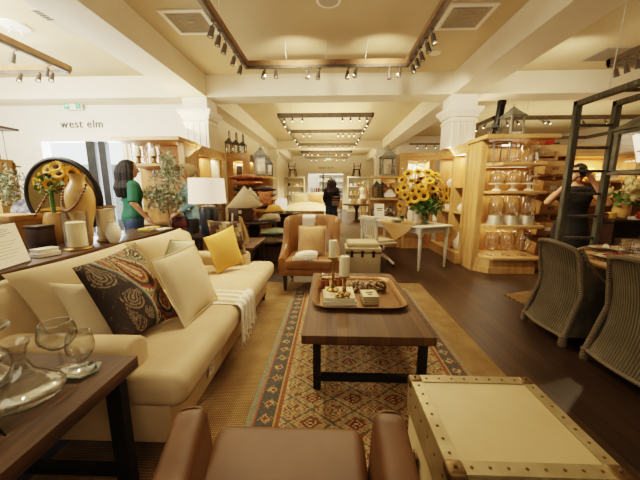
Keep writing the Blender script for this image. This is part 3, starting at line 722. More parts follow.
for k in range(4):
    t = thing('card_box', ('small cream printed card box, bottom of the stack on tray', 'second cream card box from bottom of the stack on tray', 'third cream card box from bottom of the stack on tray', 'topmost cream card box with dark print in the stack on tray')[k], 'box', (.335, 2.33, TZ+k*.019), .06+.03*math.sin(k*2), group='stacked card boxes')
    obj('box_body', MB().bb(-.065, .065, -.085, .085, 0, .018, .002), PARCH, t)
    obj('edge_band', MB().bb(-.0655, .0655, -.0855, .0855, .007, .010), INK, t)
    if k == 3: obj('print', MB().bb(-.03, .03, 0, .03, .018, .0185).ball((0, -.03, .0182), .02, 10, (1, 1, .03)), INK, t)
t = thing('brass_scissors', 'small brass knot lying on books at foot of candlesticks', 'ornament', (.11, 2.27, BT+.008)); t.name = 'brass_knot'
for k in range(3): obj('ring', MB().tube([(.03*math.cos(a*PI/7), .022*math.sin(a*PI/7), 0) for a in range(14)], .007, 6, True), BRASS, t, (.03*k-.03, .015*(k % 2), .004*k), (.25*k, 0, k))
# ---------------------------------------------------------------- ivory trunk in front
t = thing('steamer_trunk', 'large ivory steamer trunk with brass corners and nailed strips', 'trunk', (.635, .985, .0235))
hx, hy = .265, .235
obj('body', MB().bb(-hx+.006, hx-.006, -hy+.006, hy-.006, .0, .40, .008), PARCH, t)
obj('lid', MB().bb(-hx, hx, -hy, hy, .405, .53, .012, 3), PARCH, t)
for s in (-1, 1):
    obj('edge_strip', MB().bb(s*hx-s*.045, s*hx+s*.002, -hy, hy, .528, .534).bb(s*(hx-.001), s*(hx+.003), -hy, hy, .405, .53), STEEL, t)
    obj('edge_strip', MB().bb(-hx, hx, s*hy-s*.045, s*hy+s*.002, .5281, .5338).bb(-hx, hx, s*(hy-.001), s*(hy+.003), .405, .53), STEEL, t)
    for z0, z1 in ((.365, .40), (.001, .05)):
        obj('edge_band', MB().bb(s*(hx-.008), s*(hx+.002), -hy, hy, z0, z1), STEEL, t); obj('edge_band', MB().bb(-hx, hx, s*(hy-.008), s*(hy+.002), z0, z1), STEEL, t)
for sx in (-1, 1):
    for sy in (-1, 1):
        m = MB().box((sx*(hx-.022), sy*(hy-.022), .515), (.062, .062, .046), .016, None, 4).ball((sx*(hx-.02), sy*(hy-.02), .54), .006, 8)
        obj('corner_cap', m, BRASSD, t); obj('corner_cap', MB().box((sx*(hx-.016), sy*(hy-.016), .03), (.05, .05, .06), .012, None, 3), BRASSD, t)
NAIL = MB().ball((0, 0, 0), .0055, 8, (1, 1, .5)).mesh('nail')
for i in range(8):
    x = -hx+.07+i*(2*hx-.14)/7
    for s in (-1, 1): obj('nail', NAIL, BRASSD, t, (x, s*(hy-.022), .535))
for i in range(7):
    y = -hy+.07+i*(2*hy-.14)/6
    for s in (-1, 1): obj('nail', NAIL, BRASSD, t, (s*(hx-.022), y, .535))
for i in range(6): obj('nail', NAIL, BRASSD, t, (-hx-.004, -hy+.05+i*(2*hy-.1)/5, .47), (0, PI/2, 0))
h = obj('handle', MB().tube([(-hx-.01, -.07, .24), (-hx-.05, -.05, .23), (-hx-.055, 0, .22), (-hx-.05, .05, .23), (-hx-.01, .07, .24)], .011, 8), DARKW, t)
[obj('handle_plate', MB().bb(-hx-.006, -hx, y, y+.05, .2, .28, .002), BRASSD, h) for y in (-.1, .05)]
# ---------------------------------------------------------------- saddle leather chair in foreground
t = thing('leather_armchair', 'saddle brown leather armchair seen from behind in the foreground', 'armchair', (-.15, .6, .0235))
obj('seat', MB().bb(-.30, .29, -.36, .44, .27, .435, .05, 5), LEATHD, t, angle=70)
obj('seat_base', MB().bb(-.29, .28, -.36, .38, .14, .28, .01), LEATHD, t)
pr = [(-.40, .12), (.30, .12), (.345, .3), (.36, .5), (.345, .585), (.30, .61), (.22, .60), (.05, .585), (-.2, .62), (-.40, .70)]
for s, x in ((-1, -.32), (1, .32)):
    M = Matrix.Translation((-.315 if s < 0 else .33, .32, 0)) @ Euler((0, s*.06, .2 if s < 0 else -.02)).to_matrix().to_4x4() @ Matrix.Translation((0, -.32, 0))
    obj('arm', MB().prism(pr, -.055, .055, 'X', .04, 5, M), LEATHD, t, angle=70)
obj('backrest', MB().prism([(-.36, .2), (-.28, .44), (-.38, .84), (-.42, .86), (-.46, .83), (-.42, .2)], -.36, .36, 'X', .03, 4), LEATHD, t, angle=70)
for x in (-.27, .27):
    for y in (-.36, .33): obj('leg', MB().cyl((x, y, 0), .016, .15, .024, 12), DARKW, t)
# ---------------------------------------------------------------- end table with glassware (front left)
t = thing('end_table', 'dark wood end table with black metal legs in left foreground', 'table', (-1.28, .72, .0145))
obj('tabletop', MB().bb(-.42, .40, -.55, .475, .575, .632, .005), WALNUTX, t)
for y in (.41, -.48):
    for x in (.33, -.36):
        obj('leg', MB().bb(x-.035, x+.035, y-.022, y+.022, 0, .575), BLACK, t)
    obj('stretcher', MB().bb(-.36, .33, y-.02, y+.02, .06, .1), BLACK, t)
ET = .653
def wine_glass(name, label, x, y, z, s=1, bowl=.05, h=.2, group='stemmed glasses on the end table', b0=.46):
    t = thing(name, label, 'glass', (x, y, z), group=group)
    w = .0022
    obj('bowl', MB().lathe([(r_, h*(b0+(1-b0)*z_)) for r_, z_ in ((0, 0), (bowl*.5, .07), (bowl*.92, .33), (bowl, .52), (bowl*.93, .78), (bowl*.78, 1), (bowl*.78-w, 1), (bowl*.93-w, .78), (bowl-w, .52), (bowl*.92-w, .34), (bowl*.5, .1), (0, .04))], 28), GLASSF, t)
    obj('stem', MB().lathe([(0, .004), (.008, .008), (.006, h*b0*.5), (.006, h*b0*.96), (0, h*b0)], 12), GLASSF, t)
    obj('foot', MB().lathe([(0, 0), (bowl*.75, 0), (bowl*.75, .002), (.008, .007), (0, .007)], 24), GLASSF, t)
p = onz(63, 371, ET); wine_glass('wine_glass', 'tall wide red wine glass on far edge of end table', p.x, p.y, ET, bowl=.066, h=.215)
p = onz(84, 371, ET)
t = thing('coaster', 'hexagonal clear glass coaster under the smaller goblet', 'coaster', (p.x, p.y, ET)); obj('slab', MB().cyl((0, 0, 0), .062, .007, None, 6), GLASSG, t); obj('edge', MB().tube([(.062*math.cos(k*PI/3), .062*math.sin(k*PI/3), .0035) for k in range(6)], .003, 6, True), ZINC, t)
wine_glass('goblet', 'smaller stemmed goblet standing on the glass coaster', p.x, p.y, ET+.007, bowl=.05, h=.165, b0=.25)
def decanter(label, x, y, R, neck, h, tilt):
    t = thing('decanter', label, 'decanter', (x, y, ET), group='glass decanters on the end table')
    prof = [(0, .0), (R*.8, .004), (R*.98, .02), (R, .035), (R*.9, .055), (R*.55, .085), (neck*1.6, .115), (neck, .15), (neck*.95, h*.7), (neck*1.3, h*.9), (neck*2.0, h)]
    inner = [(r-.003 if r > .01 else 0, z+.002) for r, z in prof][::-1]
    obj('body', MB().lathe(prof+inner, 36), GLASSF, t)
    return t
p = onz(27, 399, ET); decanter('wide bottomed ship decanter with flared neck nearest the wine glasses', p.x, p.y, .115, .02, .22, 0)
p = onz(-16, 388, ET); decanter('tall glass decanter cut off by the left edge of picture', p.x, p.y, .10, .05, .23, 0)
t = thing('photo_frame', 'black frame corner at bottom left on end table', 'frame', (-1.02, .62, ET), -.3); 
p = onz(3, 440, ET+.02); t.location = (p.x-.05, p.y, ET)
obj('frame', MB().box((0, 0, .05), (.1, .012, .1), .003, (-.25, 0, 0)), BLACK, t); obj('backing', MB().box((0, .02, .05), (.03, .004, .095), 0, (.3, 0, 0)), BLACK, t)
# ================================================================ CONSOLE BEHIND THE SOFA
CZ = .82
t = thing('console_table', 'long dark brown console table behind the sofa', 'table', (-2.5, 2.75, 0))
obj('tabletop', MB().bb(-.44, .19, -1.55, 1.45, .75, .82, .006), CONS, t)
for x in (-.39, .14):
    for y in (-1.48, 1.38): obj('leg', MB().bb(x-.035, x+.035, y-.035, y+.035, 0, .75), CONS, t)
obj('apron', MB().bb(-.4, .16, -1.46, 1.37, .68, .75), CONS, t); obj('lower_shelf', MB().bb(-.4, .16, -1.46, 1.37, .15, .18), CONS, t)
def quad_board(name, label, BL, BR, TR, TL, th, m, cat, m2=None, inset=.12):
    BL, BR, TR, TL = map(Vector, (BL, BR, TR, TL)); c = (BL+BR)/2
    t = thing(name, label, cat, c); n = (BR-BL).cross(TL-BL).normalized()*th
    P = [p-c for p in (BL, BR, TR, TL)]
    obj('board', MB().loft([[p-n for p in P], P]), m, t)
    if m2:
        ctr = sum(P, Vector())/4; Q = [ctr+(p-ctr)*(1-inset) for p in P]
        obj('sheet', MB().loft([P if False else Q, [q+n*.12 for q in Q]]), m2, t)
        X = Q[1]-Q[0]; Y = Q[3]-Q[0]; mb = MB()
        return t, Q[0]+n*.14, X, Y, n
    return t
BL, BR = onz(-6, 273, CZ+.003), onz(32, 261, CZ+.003); TR = ony(14.6, 222, 2.22); TL = TR+(BL-BR)
t, O, X, Y, n = quad_board('framed_letter', 'framed cream sheet with handwritten lines at left edge of console', BL, BR, TR, TL, .014, DARKW, 'frame', PAPER, .05)
m = MB()
def stroke(a, b, w):
    p = O+X*a[0]+Y*a[1]; q = O+X*b[0]+Y*b[1]; m.bar(p, q, w, .002)
for k, (u0, u1, v) in enumerate(((.25, .75, .86), (.32, .68, .81), (.2, .8, .76), (.38, .62, .71))): stroke((u0, v), (u1, v+.02), .006)
for k in range(6): stroke((.12, .58-k*.075), (.85-.1*(k % 3), .585-k*.075), .0025)
obj('writing', m, SIGNG, t)
p = onz(48, 256, CZ)
for k, (l, s) in enumerate((('lower of two ivory boxes stacked on console beside framed sheet', 1), ('upper of two ivory boxes stacked on console beside framed sheet', .92))):
    t = thing('gift_box', l, 'box', (p.x-.02, p.y+.0, CZ+k*.036), -.25, group='ivory boxes on the console')
    obj('box_body', MB().bb(-.055*s, .055*s, -.085*s, .085*s, 0, .028, .004), CERAM, t); obj('lid', MB().bb(-.058*s, .058*s, -.088*s, .088*s, .022, .035, .004), CERAM, t)
# round mirror
mc = ony(64, 198, 3.16); 
t = thing('round_mirror', 'large round mirror with thick black rim standing on console', 'mirror', (mc.x, mc.y, CZ)); 
R = .415; hz = mc.z-CZ
yaw = math.atan2(-mc.x, mc.y)*-.55
mr = obj('frame', MB().tube([(R*math.cos(a*PI/32), 0, R*math.sin(a*PI/32)) for a in range(64)], .028, 10, True), BLACK, t, (0, 0, hz), (.04, 0, 0))
obj('mirror_glass', MB().lathe([(0, 0), (R, 0), (R, .012), (0, .012)], 48, Matrix.Rotation(PI/2, 4, 'X')), MIRR, mr)
obj('stand', MB().bb(-.1, .2, -.05, .05, 0, .018, .005).tube([(.05, .0, .01), (0, .01, hz-R)], .02, 8), BLACK, t)
# urn with beads in front of the mirror
p = onz(78, 243, CZ)
ux, uy = -2.62, 2.97
q = ony(76, 170, uy); ux = q.x
t = thing('urn_vase', 'tan glazed stoneware jar standing in front of round mirror', 'vase', (ux, uy, CZ))
obj('body', MB().lathe([(0, 0), (.06, 0), (.065, .02), (.08, .2), (.12, .36), (.13, .48), (.115, .57), (.08, .63), (.066, .66), (.064, .70), (.078, .73), (.06, .73), (.055, .68), (0, .66)], 30), TANC, t)
pts = []
for k in range(26):
    a = -PI*.05-k/25*PI*1.0; rr = .128
    pts.append((rr*math.cos(a)*1.0, -.03+rr*math.sin(a)*1.0, .62-.26*math.sin(k/25*PI)))
bead_chain('bead_necklace', 'string of brown wooden beads looped around tan jar', pts, .014, BEAD, (ux, uy, CZ))
pts = [(0, 0, .31-.012*k) for k in range(1)]
pts = [(-.0-.004*k, -.02+.002*k, .44-.026*k) for k in range(16)]
pts = [(-.02*math.sin(k*.2), -.01*k*.3, .46-.026*k) for k in range(17)]
# sunflower prototype
def sunflower_parts(t, stem_len, R=.075):
    m = MB()
    for ring, (n, r, up) in enumerate(((15, R, .1), (13, R*.82, .35))):
        for k in range(n):
            a = 2*PI*k/n+ring*.2; ca, sa = math.cos(a), math.sin(a); w = R*.2
            def pt(d, s, h): return (ca*d-sa*s, sa*d+ca*s, h)
            b = bmesh.new(); V = [b.verts.new(pt(*q)) for q in ((R*.34, -w*.5, 0), (R*.34, w*.5, 0), (r*.75, w, R*up*.6), (r, 0, R*up*.5), (r*.75, -w, R*up*.6))]
            b.faces.new(V); m.take(b)
    obj('petals', m, PETAL, t, (0, 0, 0)); obj('disc', MB().ball((0, 0, R*.05), R*.4, 12, (1, 1, .35)), DISC, t)
    obj('stem', MB().tube([(0, 0, -.005), (0, 0, -stem_len)], .005, 6), LEAFD, t)
def face_dir(o, d): o.rotation_mode = 'XYZ'; o.rotation_euler = Vector(d).to_track_quat('Z', 'Y').to_euler()
sm = thing('sunflower', 'yellow sunflower in the bunch in front of round mirror', 'flower', (0, 0, 0), group='sunflowers by the round mirror'); sunflower_parts(sm, .1, .06)
first = True
for k, (px, py) in enumerate(((41, 178), (48, 170), (56, 167), (51, 177), (59, 174), (66, 170), (65, 180), (44, 186), (72, 173), (57, 184), (37, 184), (50, 185), (71, 181))):
    q = ony(px, py, 3.06-.03*(k % 3)); o = sm if first else dup(sm, q); first = False
    o.location = q; face_dir(o, Vector(((px-55)*.04+.3+random.uniform(-.5, .5), -1, (176-py)*.05+.25+random.uniform(-.5, .5)))); z_ = random.uniform(.85, 1.25); o.scale = (z_, z_, z_)
q = ony(52, 200, 3.02)
t = thing('flower_vase', 'tan stoneware pot holding sunflowers behind bead strings', 'vase', (q.x, q.y, CZ))
obj('body', MB().lathe([(0, 0), (.06, 0), (.1, .1), (.11, .2), (.09, .3), (.075, .33), (.065, .33), (0, .3)], 24), TANC, t)
gl = MB(); leafy(90, (0, -.0, .62), .16, .07, LEAFD, (1.1, .25, .7), gl, .5); gl.tube([(0, 0, .3), (0, 0, .6)], .02, 6); obj('greenery', gl, LEAFD, t)
pts = [(q.x-.24+.0205*k-.0001*k*k, q.y-.14+.005*k, CZ+.10+.030*k) for k in range(15)]
bead_chain('bead_necklace', 'string of dark wooden beads slanting across left of mirror', [(a-q.x, b-q.y, c-CZ) for a, b, c in pts], .015, BEAD, (q.x, q.y, CZ))
# hurricanes, vase, plate, napkin
def hurricane(label, clabel, x, y, z, r, h, cr, ch, lid=False):
    t = thing('hurricane_lamp', label, 'candle holder', (x, y, z), group='glass hurricanes on console')
    obj('base', MB().lathe([(0, 0), (r*1.15, 0), (r*1.15, .012), (r*1.05, .022), (r*.9, .028), (0, .028)], 26), BRASS, t)
    obj('glass_cylinder', MB().lathe([(r, .024), (r, h), (r-.004, h), (r-.004, .03), (0, .03)], 30), GLASS, t)
    if lid: obj('rim', MB().lathe([(r*.9, h-.01), (r*1.12, h-.012), (r*1.15, h+.012), (r*.9, h+.012)], 26), TRWOOD, t)
    c = thing('pillar_candle', clabel, 'candle', (x, y, z+.031), group='pillar candles inside glass hurricanes')
    obj('wax', MB().lathe([(0, 0), (cr, 0), (cr, ch-.008), (cr-.008, ch), (cr*.5, ch-.006), (0, ch-.012)], 26), CANDLEW, c); obj('wick', MB().tube([(0, 0, ch-.012), (.002, 0, ch+.012)], .002, 5), INK, c)
p = onz(79, 249, CZ); hurricane('glass hurricane with brass base in front of tan jar', 'ivory pillar candle in the hurricane in front of tan jar', p.x, p.y, CZ, .105, .36, .078, .235)
p = onz(108.5, 240.5, CZ); hurricane('taller glass hurricane with wooden rim right of round mirror', 'large ivory pillar candle in the wooden rimmed hurricane', p.x, p.y, CZ, .095, .38, .083, .33, True)
p = onz(114.5, 242.6, CZ)
t = thing('egg_vase', 'glossy white egg shaped vase on console in front of hurricane', 'vase', (p.x, p.y, CZ)); obj('body', MB().lathe([(0, 0), (.04, 0), (.045, .01), (.07, .06), (.078, .11), (.066, .165), (.042, .205), (.034, .225), (.04, .24), (.03, .24), (.026, .21), (0, .2)], 28), CERAM, t)
p = onz(150, 230, CZ)
t = thing('serving_plate', 'rectangular green edged tray on console near olive tree', 'tray', (p.x, p.y, CZ), .1)
obj('tray_base', MB().bb(-.1, .1, -.2, .2, 0, .012, .004), PALEG, t); obj('rim', MB().tube([(-.1, -.2, .014), (.1, -.2, .014), (.1, .2, .014), (-.1, .2, .014)], .007, 6, True), LEAFD, t)
for k in range(3):
    o = obj('folded_napkin', MB().box((0, 0, .011), (.13, .1, .022), .008).box((0, 0, .024), (.12, .09, .006), .002), YEL if k != 1 else CREAM, None, (p.x, p.y-.12+k*.12, CZ+.0125), (0, 0, .1))
    tag(o, ('yellow folded napkin at near end of green edged tray', 'cream folded napkin in middle of green edged tray', 'yellow folded napkin at far end of green edged tray')[k], 'napkin', 'napkins on tray')
p = onz(164, 229.5, CZ)
o = obj('paper_booklet', MB().box((0, 0, .006), (.13, .19, .012), .002).box((0, 0, .014), (.125, .185, .004), .001), PAPER, None, (p.x, min(p.y, 4.18), CZ), (0, 0, -.15)); tag(o, 'white booklet lying on far end of console', 'booklet')
# second display table behind the console with boxes, plate, olive plant
t = thing('display_table', 'dark table behind console carrying kraft box and china plate', 'table', (-3.45, 3.15, 0))
obj('tabletop', MB().bb(-.55, .5, -.6, .6, .76, .82, .006), DARKW, t)
for x in (-.48, .43):
    for y in (-.53, .53): obj('leg', MB().bb(x-.03, x+.03, y-.03, y+.03, 0, .76), DARKW, t)
t = thing('kraft_box', 'large kraft brown box on table behind framed sheet', 'box', (-3.28, 2.86, CZ), -.1)
obj('box_body', MB().bb(-.2, .2, -.15, .15, 0, .26, .006), CARDB, t); obj('lid', MB().bb(-.205, .205, -.155, .155, .26, .32, .006), CARDB, t)
t = thing('dark_box', 'dark espresso box between kraft box and round mirror', 'box', (-2.84, 2.72, CZ), -.1); obj('box_body', MB().bb(-.075, .075, -.08, .08, 0, .2, .006), DARKW, t); obj('lid', MB().bb(-.08, .08, -.085, .085, .2, .23, .006), DARKW, t)
q = ony(29, 212, 3.3)
t = thing('china_plate', 'blue and white china plate standing upright behind kraft box', 'plate', (q.x, 3.3, CZ)); 
g = obj('plate', MB().lathe([(0, 0), (.1, .004), (.15, .022), (.15, .028), (.1, .012), (0, .008)], 30), BLUEW, t, (0, 0, q.z-CZ), (1.35, 0, .5)); obj('stand', MB().bb(-.05, .05, .0, .06, 0, .2).tube([(0, .02, .15), (0, .03, q.z-CZ-.02)], .012, 6), DARKW, t)
def tree(name, label, base, trunk_top, blobs, leaf_m, n, ls, pot=None, cat='plant'):
    base = Vector(base); t = thing(name, label, cat, base); tt = Vector(trunk_top)-base
    z0 = 0
    if pot: obj('pot', MB().lathe([(0, 0), (pot*.75, 0), (pot, pot*1.7), (pot*1.08, pot*1.75), (pot*.95, pot*1.75), (pot*.9, pot*1.6), (0, pot*1.6)], 22), pot_m, t); z0 = pot*1.6
    m = MB().tube([(0, 0, z0), (tt.x*.5+.01, tt.y*.5, (z0+tt.z)/2), tt], [.018, .014, .01], 7)
    L = MB()
    for c, r in blobs:
        c = Vector(c)-base; m.tube([tt, (tt+c)/2+Vector((.02, 0, .03)), c], [.008, .006, .003], 5)
        leafy(n, c, r, ls, leaf_m, (1, .8, 1), L, .32)
    obj('trunk', m, BARK, t); obj('foliage', L, leaf_m, t); return t
pot_m = mat('clay_pot', '#7a5c40', '#8f7050', .8, scale=8)
q = lambda px, py, y: ony(px, py, y)
tree('olive_tree', 'potted olive tree with grey green leaves behind far end of console', (-2.50, 4.42, 0), q(167, 196, 4.42), [(q(164, 180, 4.42), .2), (q(176, 190, 4.38), .2), (q(158, 205, 4.38), .17), (q(172, 170, 4.42), .17), (q(180, 204, 4.42), .16), (q(168, 160, 4.42), .12), (q(153, 193, 4.42), .13), (q(166, 197, 4.36), .2)], LEAF, 150, .07, .12)
tree('olive_plant', 'small olive plant at left edge behind kraft box', (-3.62, 3.45, CZ), (-3.62, 3.45, 1.2), [(q(4, 188, 3.45), .15), (q(14, 180, 3.45), .14), (q(-2, 176, 3.45), .15), (q(10, 198, 3.45), .12)], LEAF, 110, .06, .06)
t = thing('wooden_hutch', 'brown wooden crate shelf at left edge below jar chandelier', 'shelf', (-4.62, 3.75, 0)); obj('back_panel', MB().bb(-.5, .38, .1, .14, .2, 1.75), CARDB, t); obj('side_panel', MB().bb(.34, .38, -.12, .12, 0, 1.78), CARDB, t); [obj('shelf', MB().bb(-.5, .34, -.12, .12, z, z+.03), CARDB, t) for z in (.3, .8, 1.3)]
# jar chandelier
t = thing('jar_chandelier', 'chandelier of clear glass jars hung from a dark board', 'chandelier', (-4.64, 4.0, 2.20))
obj('board', MB().bb(-.35, .24, -.16, .16, 0, .03), DARKW, t); obj('hanging_rod', MB().tube([(-.1, 0, .03), (-.1, 0, 1.3)], .008, 6), BLACK, t)
obj('lower_board', MB().bb(-.35, .2, -.14, .14, -.5, -.475), CARDB, t)
for i, (x, y) in enumerate(((-.3, -.1), (-.17, .08), (-.04, -.1), (.08, .08), (.17, -.08), (-.3, .1))):
    j = obj('jar', MB().lathe([(0, 0), (.05, .0), (.055, .02), (.055, .1), (.035, .125), (.035, .14), (.031, .14), (.031, .122), (.051, .1), (.05, .02), (0, .006)], 16), GLASS, t, (x, y, -.68)); obj('lid', MB().cyl((0, 0, .13), .038, .02, None, 14), ZINC, j)
    obj('cord', MB().tube([(x, y, 0), (x, y, -.53)], .004, 5), BLACK, t)
# ---------------------------------------------------------------- table lamp and sofa-end table
t = thing('side_table', 'dark side table behind far sofa corner carrying drum lamp', 'table', (-1.86, 4.28, 0)); obj('tabletop', MB().bb(-.22, .22, -.22, .22, .68, .72, .006), DARKW, t)
for x in (-.18, .18):
    for y in (-.18, .18): obj('leg', MB().bb(x-.022, x+.022, y-.022, y+.022, 0, .68), DARKW, t)
obj('lower_shelf', MB().bb(-.18, .18, -.18, .18, .15, .175), DARKW, t)
q = ony(207, 191, 4.22)
t = thing('table_lamp', 'table lamp with large white drum shade and navy cylinder base', 'lamp', (q.x, 4.22, .72))
obj('base', MB().lathe([(0, 0), (.1, 0), (.125, .03), (.13, .1), (.13, .38), (.11, .43), (.03, .45), (0, .45)], 28), NAVY, t)
obj('lamp_shade', MB().lathe([(.26, .475), (.245, .83), (.241, .83), (.256, .475)], 40), SHADE, t); obj('stem', MB().tube([(0, 0, .44), (0, 0, .8)], .01, 8), BRASS, t)
obj('spider', MB().tube([(-.242, 0, .8), (0, 0, .8), (.242, 0, .8)], .004, 5), BRASS, t)
t = thing('end_table', 'square brown wood end table beyond far arm of sofa', 'table', (-1.37, 4.55, 0)); obj('tabletop', MB().bb(-.26, .24, -.4, .5, .5, .55, .006), WALNUT, t)
for x in (-.2, .18):
    for y in (-.34, .44): obj('leg', MB().bb(x-.03, x+.03, y-.03, y+.03, 0, .5), DARKW, t)
obj('lower_shelf', MB().bb(-.2, .18, -.34, .44, .12, .145), WALNUT, t)
t = thing('display_sign', 'dark framed stand with small white label behind kilim pillow', 'sign', (-1.50, 4.42, .55), -.25)
obj('frame', MB().box((0, 0, .28), (.16, .02, .56), .004, (-.14, 0, 0)), DARKW, t); obj('label_card', MB().box((-.01, .012, .42), (.03, .006, .12), 0, (-.14, 0, 0)), PAPER, t); obj('foot', MB().bb(-.08, .08, -.02, .12, 0, .02), DARKW, t)
t = thing('woven_fan', 'cream wedge shaped woven fan leaning on dark framed stand', 'ornament', (-1.36, 4.36, .55)); obj('blade', MB().prism([(-.02, 0), (.1, 0), (.12, .1), (.02, .42), (-.02, .44)], -.01, .01, 'Y'), LINEN, t)
m = MB()
for k in range(6): m.bar((.03+.012*k*.2, -.012, .05), (.03-.004*k+.06*(1-k/6), -.012, .12+.05*k), .006, .003)
obj('stitching', m, DARKW, t)
# ================================================================ PEOPLE
def limb(m, P, R, n=12):
    P = [Vector(p) for p in P]
    for p, r in zip(P, R): m.ball(p, r, n)
    for a, b, ra, rb in zip(P, P[1:], R, R[1:]): m.tube([a, b], [ra, rb], n)
    return m
def ering(c, rx, ry, n=18, rot=0):
    return [(c[0]+rx*math.cos(2*PI*k/n), c[1]+ry*math.sin(2*PI*k/n), c[2]) for k in range(n)]
def torso(m, rows, ins=0): return m.loft([ering((x, y, z), rx+ins, ry+ins) for x, y, z, rx, ry in rows])
ROWS = [(0, .01, .80, .12, .10), (0, .01, .86, .165, .115), (0, .01, .94, .17, .115), (0, 0, 1.04, .14, .095), (0, 0, 1.12, .132, .09), (0, -.01, 1.24, .155, .11), (0, 0, 1.34, .165, .10), (0, 0, 1.40, .14, .085), (0, .01, 1.44, .07, .06), (0, .01, 1.47, .052, .052)]
def hand(m, wrist, d, nrm, curl=.35, side=1):
    w = Vector(wrist); d = Vector(d).normalized(); s = d.cross(Vector(nrm)).normalized()*side; n = s.cross(d).normalized()*side
    m.tube([w-d*.02, w+d*.03, w+d*.085], [.024, .033, .034], 10)
    for k, (o, L) in enumerate(((-.028, .062), (-.009, .074), (.010, .068), (.027, .052))):
        p0 = w+d*.075+s*o; dirs = d; pts = [p0]
        for j, f in enumerate((.45, .32, .23)):
            dirs = (dirs+n*curl*(.5+.3*j)).normalized(); pts.append(pts[-1]+dirs*L*f)
        limb(m, pts, [.0095, .009, .008, .007], 7)
    p0 = w+d*.03-s*.03; limb(m, [p0, p0+(d*.6-s*.8).normalized()*.03, p0+(d*.6-s*.8).normalized()*.03+(d-s*.25+n*.3).normalized()*.032], [.012, .010, .008], 7)
def person(label, loc, rz, H=1.70, arms=None, skin=SKIN, top=None, sleeve=.5, bottom=None, legs='trousers', hair=None, hair_m=HAIRB, head_yaw=0, head_pitch=0, dress=None, lean=0, shoe=CLBLK, tail=False, hairlen=.3, wide=1):
    s = H/1.70; t = thing('person', label, 'person', loc, rz)
    arms = arms or {1: ((.225, .0, 1.12), (.22, -.08, .90)), -1: ((-.225, .0, 1.12), (-.22, -.08, .90))}
    m = MB(); torso(m, ROWS)
    limb(m, [(0, .012, 1.43), (0, 0, 1.50), (0, -.005, 1.53)], [.055, .05, .05])
    for sd in (1, -1):
        e, w = arms[sd]; sh = (sd*.165, .0, 1.375)
        limb(m, [(sd*.1, 0, 1.36), sh, e, w], [.06, .056, .042, .028])
        dv = (Vector(w)-Vector(e)).normalized()
        hand(m, Vector(w), dv, (0, -1, .1) if abs(dv.z) > .7 else (0, 0, -1), .35, sd)
        limb(m, [(sd*.085, .01, .86), (sd*.095, 0, .48), (sd*.1, .02, .08)], [.095, .062, .042])
        limb(m, [(sd*.1, .03, .05), (sd*.105, -.06, .035), (sd*.11, -.13, .025)], [.042, .038, .026])
    # head
    Mh = Matrix.Translation((0, -.01, 1.60)) @ Euler((head_pitch, 0, head_yaw)).to_matrix().to_4x4()
    h = MB(); h.ball((0, .012, .02), .1, 18, (.78, .95, 1.0)).ball((0, -.02, -.045), .075, 14, (.78, .85, .85)).ball((0, -.05, -.09), .03, 10, (1, .8, .7))
    h.tube([(0, -.088, .005), (0, -.108, -.03), (0, -.09, -.038)], [.008, .014, .01], 8)
    for sd in (1, -1): h.ball((sd*.078, .01, -.01), .026, 8, (.35, .7, 1)).ball((sd*.04, -.065, -.03), .028, 8)
    h.bm.transform(Mh); me = h.mesh('h'); m.bm.from_mesh(me)
    body = remeshed(m, .0075, 3); obj('body', body, skin, t)
    e = MB()
    for sd in (1, -1): e.ball((sd*.031, -.083, .005), .0105, 8)
    e.bm.transform(Mh); obj('eyes', e, EYE, t)
    l = MB().ball((0, -.088, -.065), .022, 8, (1, .35, .3)); l.bm.transform(Mh); obj('lips', l, LIP, t)
    # hair
    g = MB().ball((0, .022, .032), .112, 18, (.84, .98, .98))
    if hair == 'long':
        L = hairlen
        for k in range(9):
            a = PI*(-.02)+k/8*PI*1.04; x, y = .085*math.cos(a), .03+.075*math.sin(a)
            w_ = .01*math.sin(k*2.3); limb(g, [(x*.9, y, .03), (x*1.2, y*1.15+.005, -.06), (x*1.15+w_, y*1.1+.01, -.1-L*.25), (x*1.5, y*1.3+.01, -.1-L*.6), (x*1.3+w_, y*1.25+.02, -.1-L)], [.045, .052, .048, .056, .03], 8)
    if hair == 'bob' or tail: limb(g, [(0, .1, .03), (0, .15, -.02), (0, .14, -.12)], [.035, .035, .02], 8)
    # carve the face : cut away what lies in front
    bmesh.ops.delete(g.bm, geom=[v for v in g.bm.verts if v.co.y < -.045 and v.co.z < .075 and abs(v.co.x) < .075], context='VERTS')
    if hair: g.bm.transform(Mh); obj('hair', remeshed(g, .009, 3) if False else g, hair_m, t)
    # clothes
    def sleeves(mb, ins):
        for sd in (1, -1):
            e, w = map(Vector, arms[sd]); sh = Vector((sd*.165, 0, 1.375))
            if sleeve <= .5: q = sh.lerp(e, sleeve*2*.98); mb.tube([(sd*.09, 0, 1.36), sh, q], [.07+ins, .066+ins, .058+ins], 12)
            else:
                q = e.lerp(w, (sleeve-.5)*2); mb.tube([(sd*.09, 0, 1.36), sh, e, q], [.07+ins, .066+ins, .055+ins, .045+ins], 12); mb.ball(e, .055+ins, 10)
            mb.ball(sh, .066+ins, 10)
    if top:
        c = MB(); torso(c, ROWS[1:9], .016)
        if sleeve: sleeves(c, .006)
        obj('top', remeshed(c, .011, 4), top, t)
    if dress:
        c = MB(); torso(c, [(0, .01, .35, .25, .2), (0, .01, .6, .215, .17), (0, .01, .8, .19, .145)]+ROWS[2:9], .016)
        if sleeve: sleeves(c, .006)
        obj('dress', remeshed(c, .012, 4), dress, t)
    if bottom:
        c = MB(); torso(c, ROWS[:3]+[(0, 0, 1.0, .152, .1)], .012)
        for sd in (1, -1): limb(c, [(sd*.085, .01, .86), (sd*.095, 0, .48), (sd*.1, .02, .12)], [.108, .078, .062])
        obj('trousers', remeshed(c, .012, 4), bottom, t)
    f = MB()
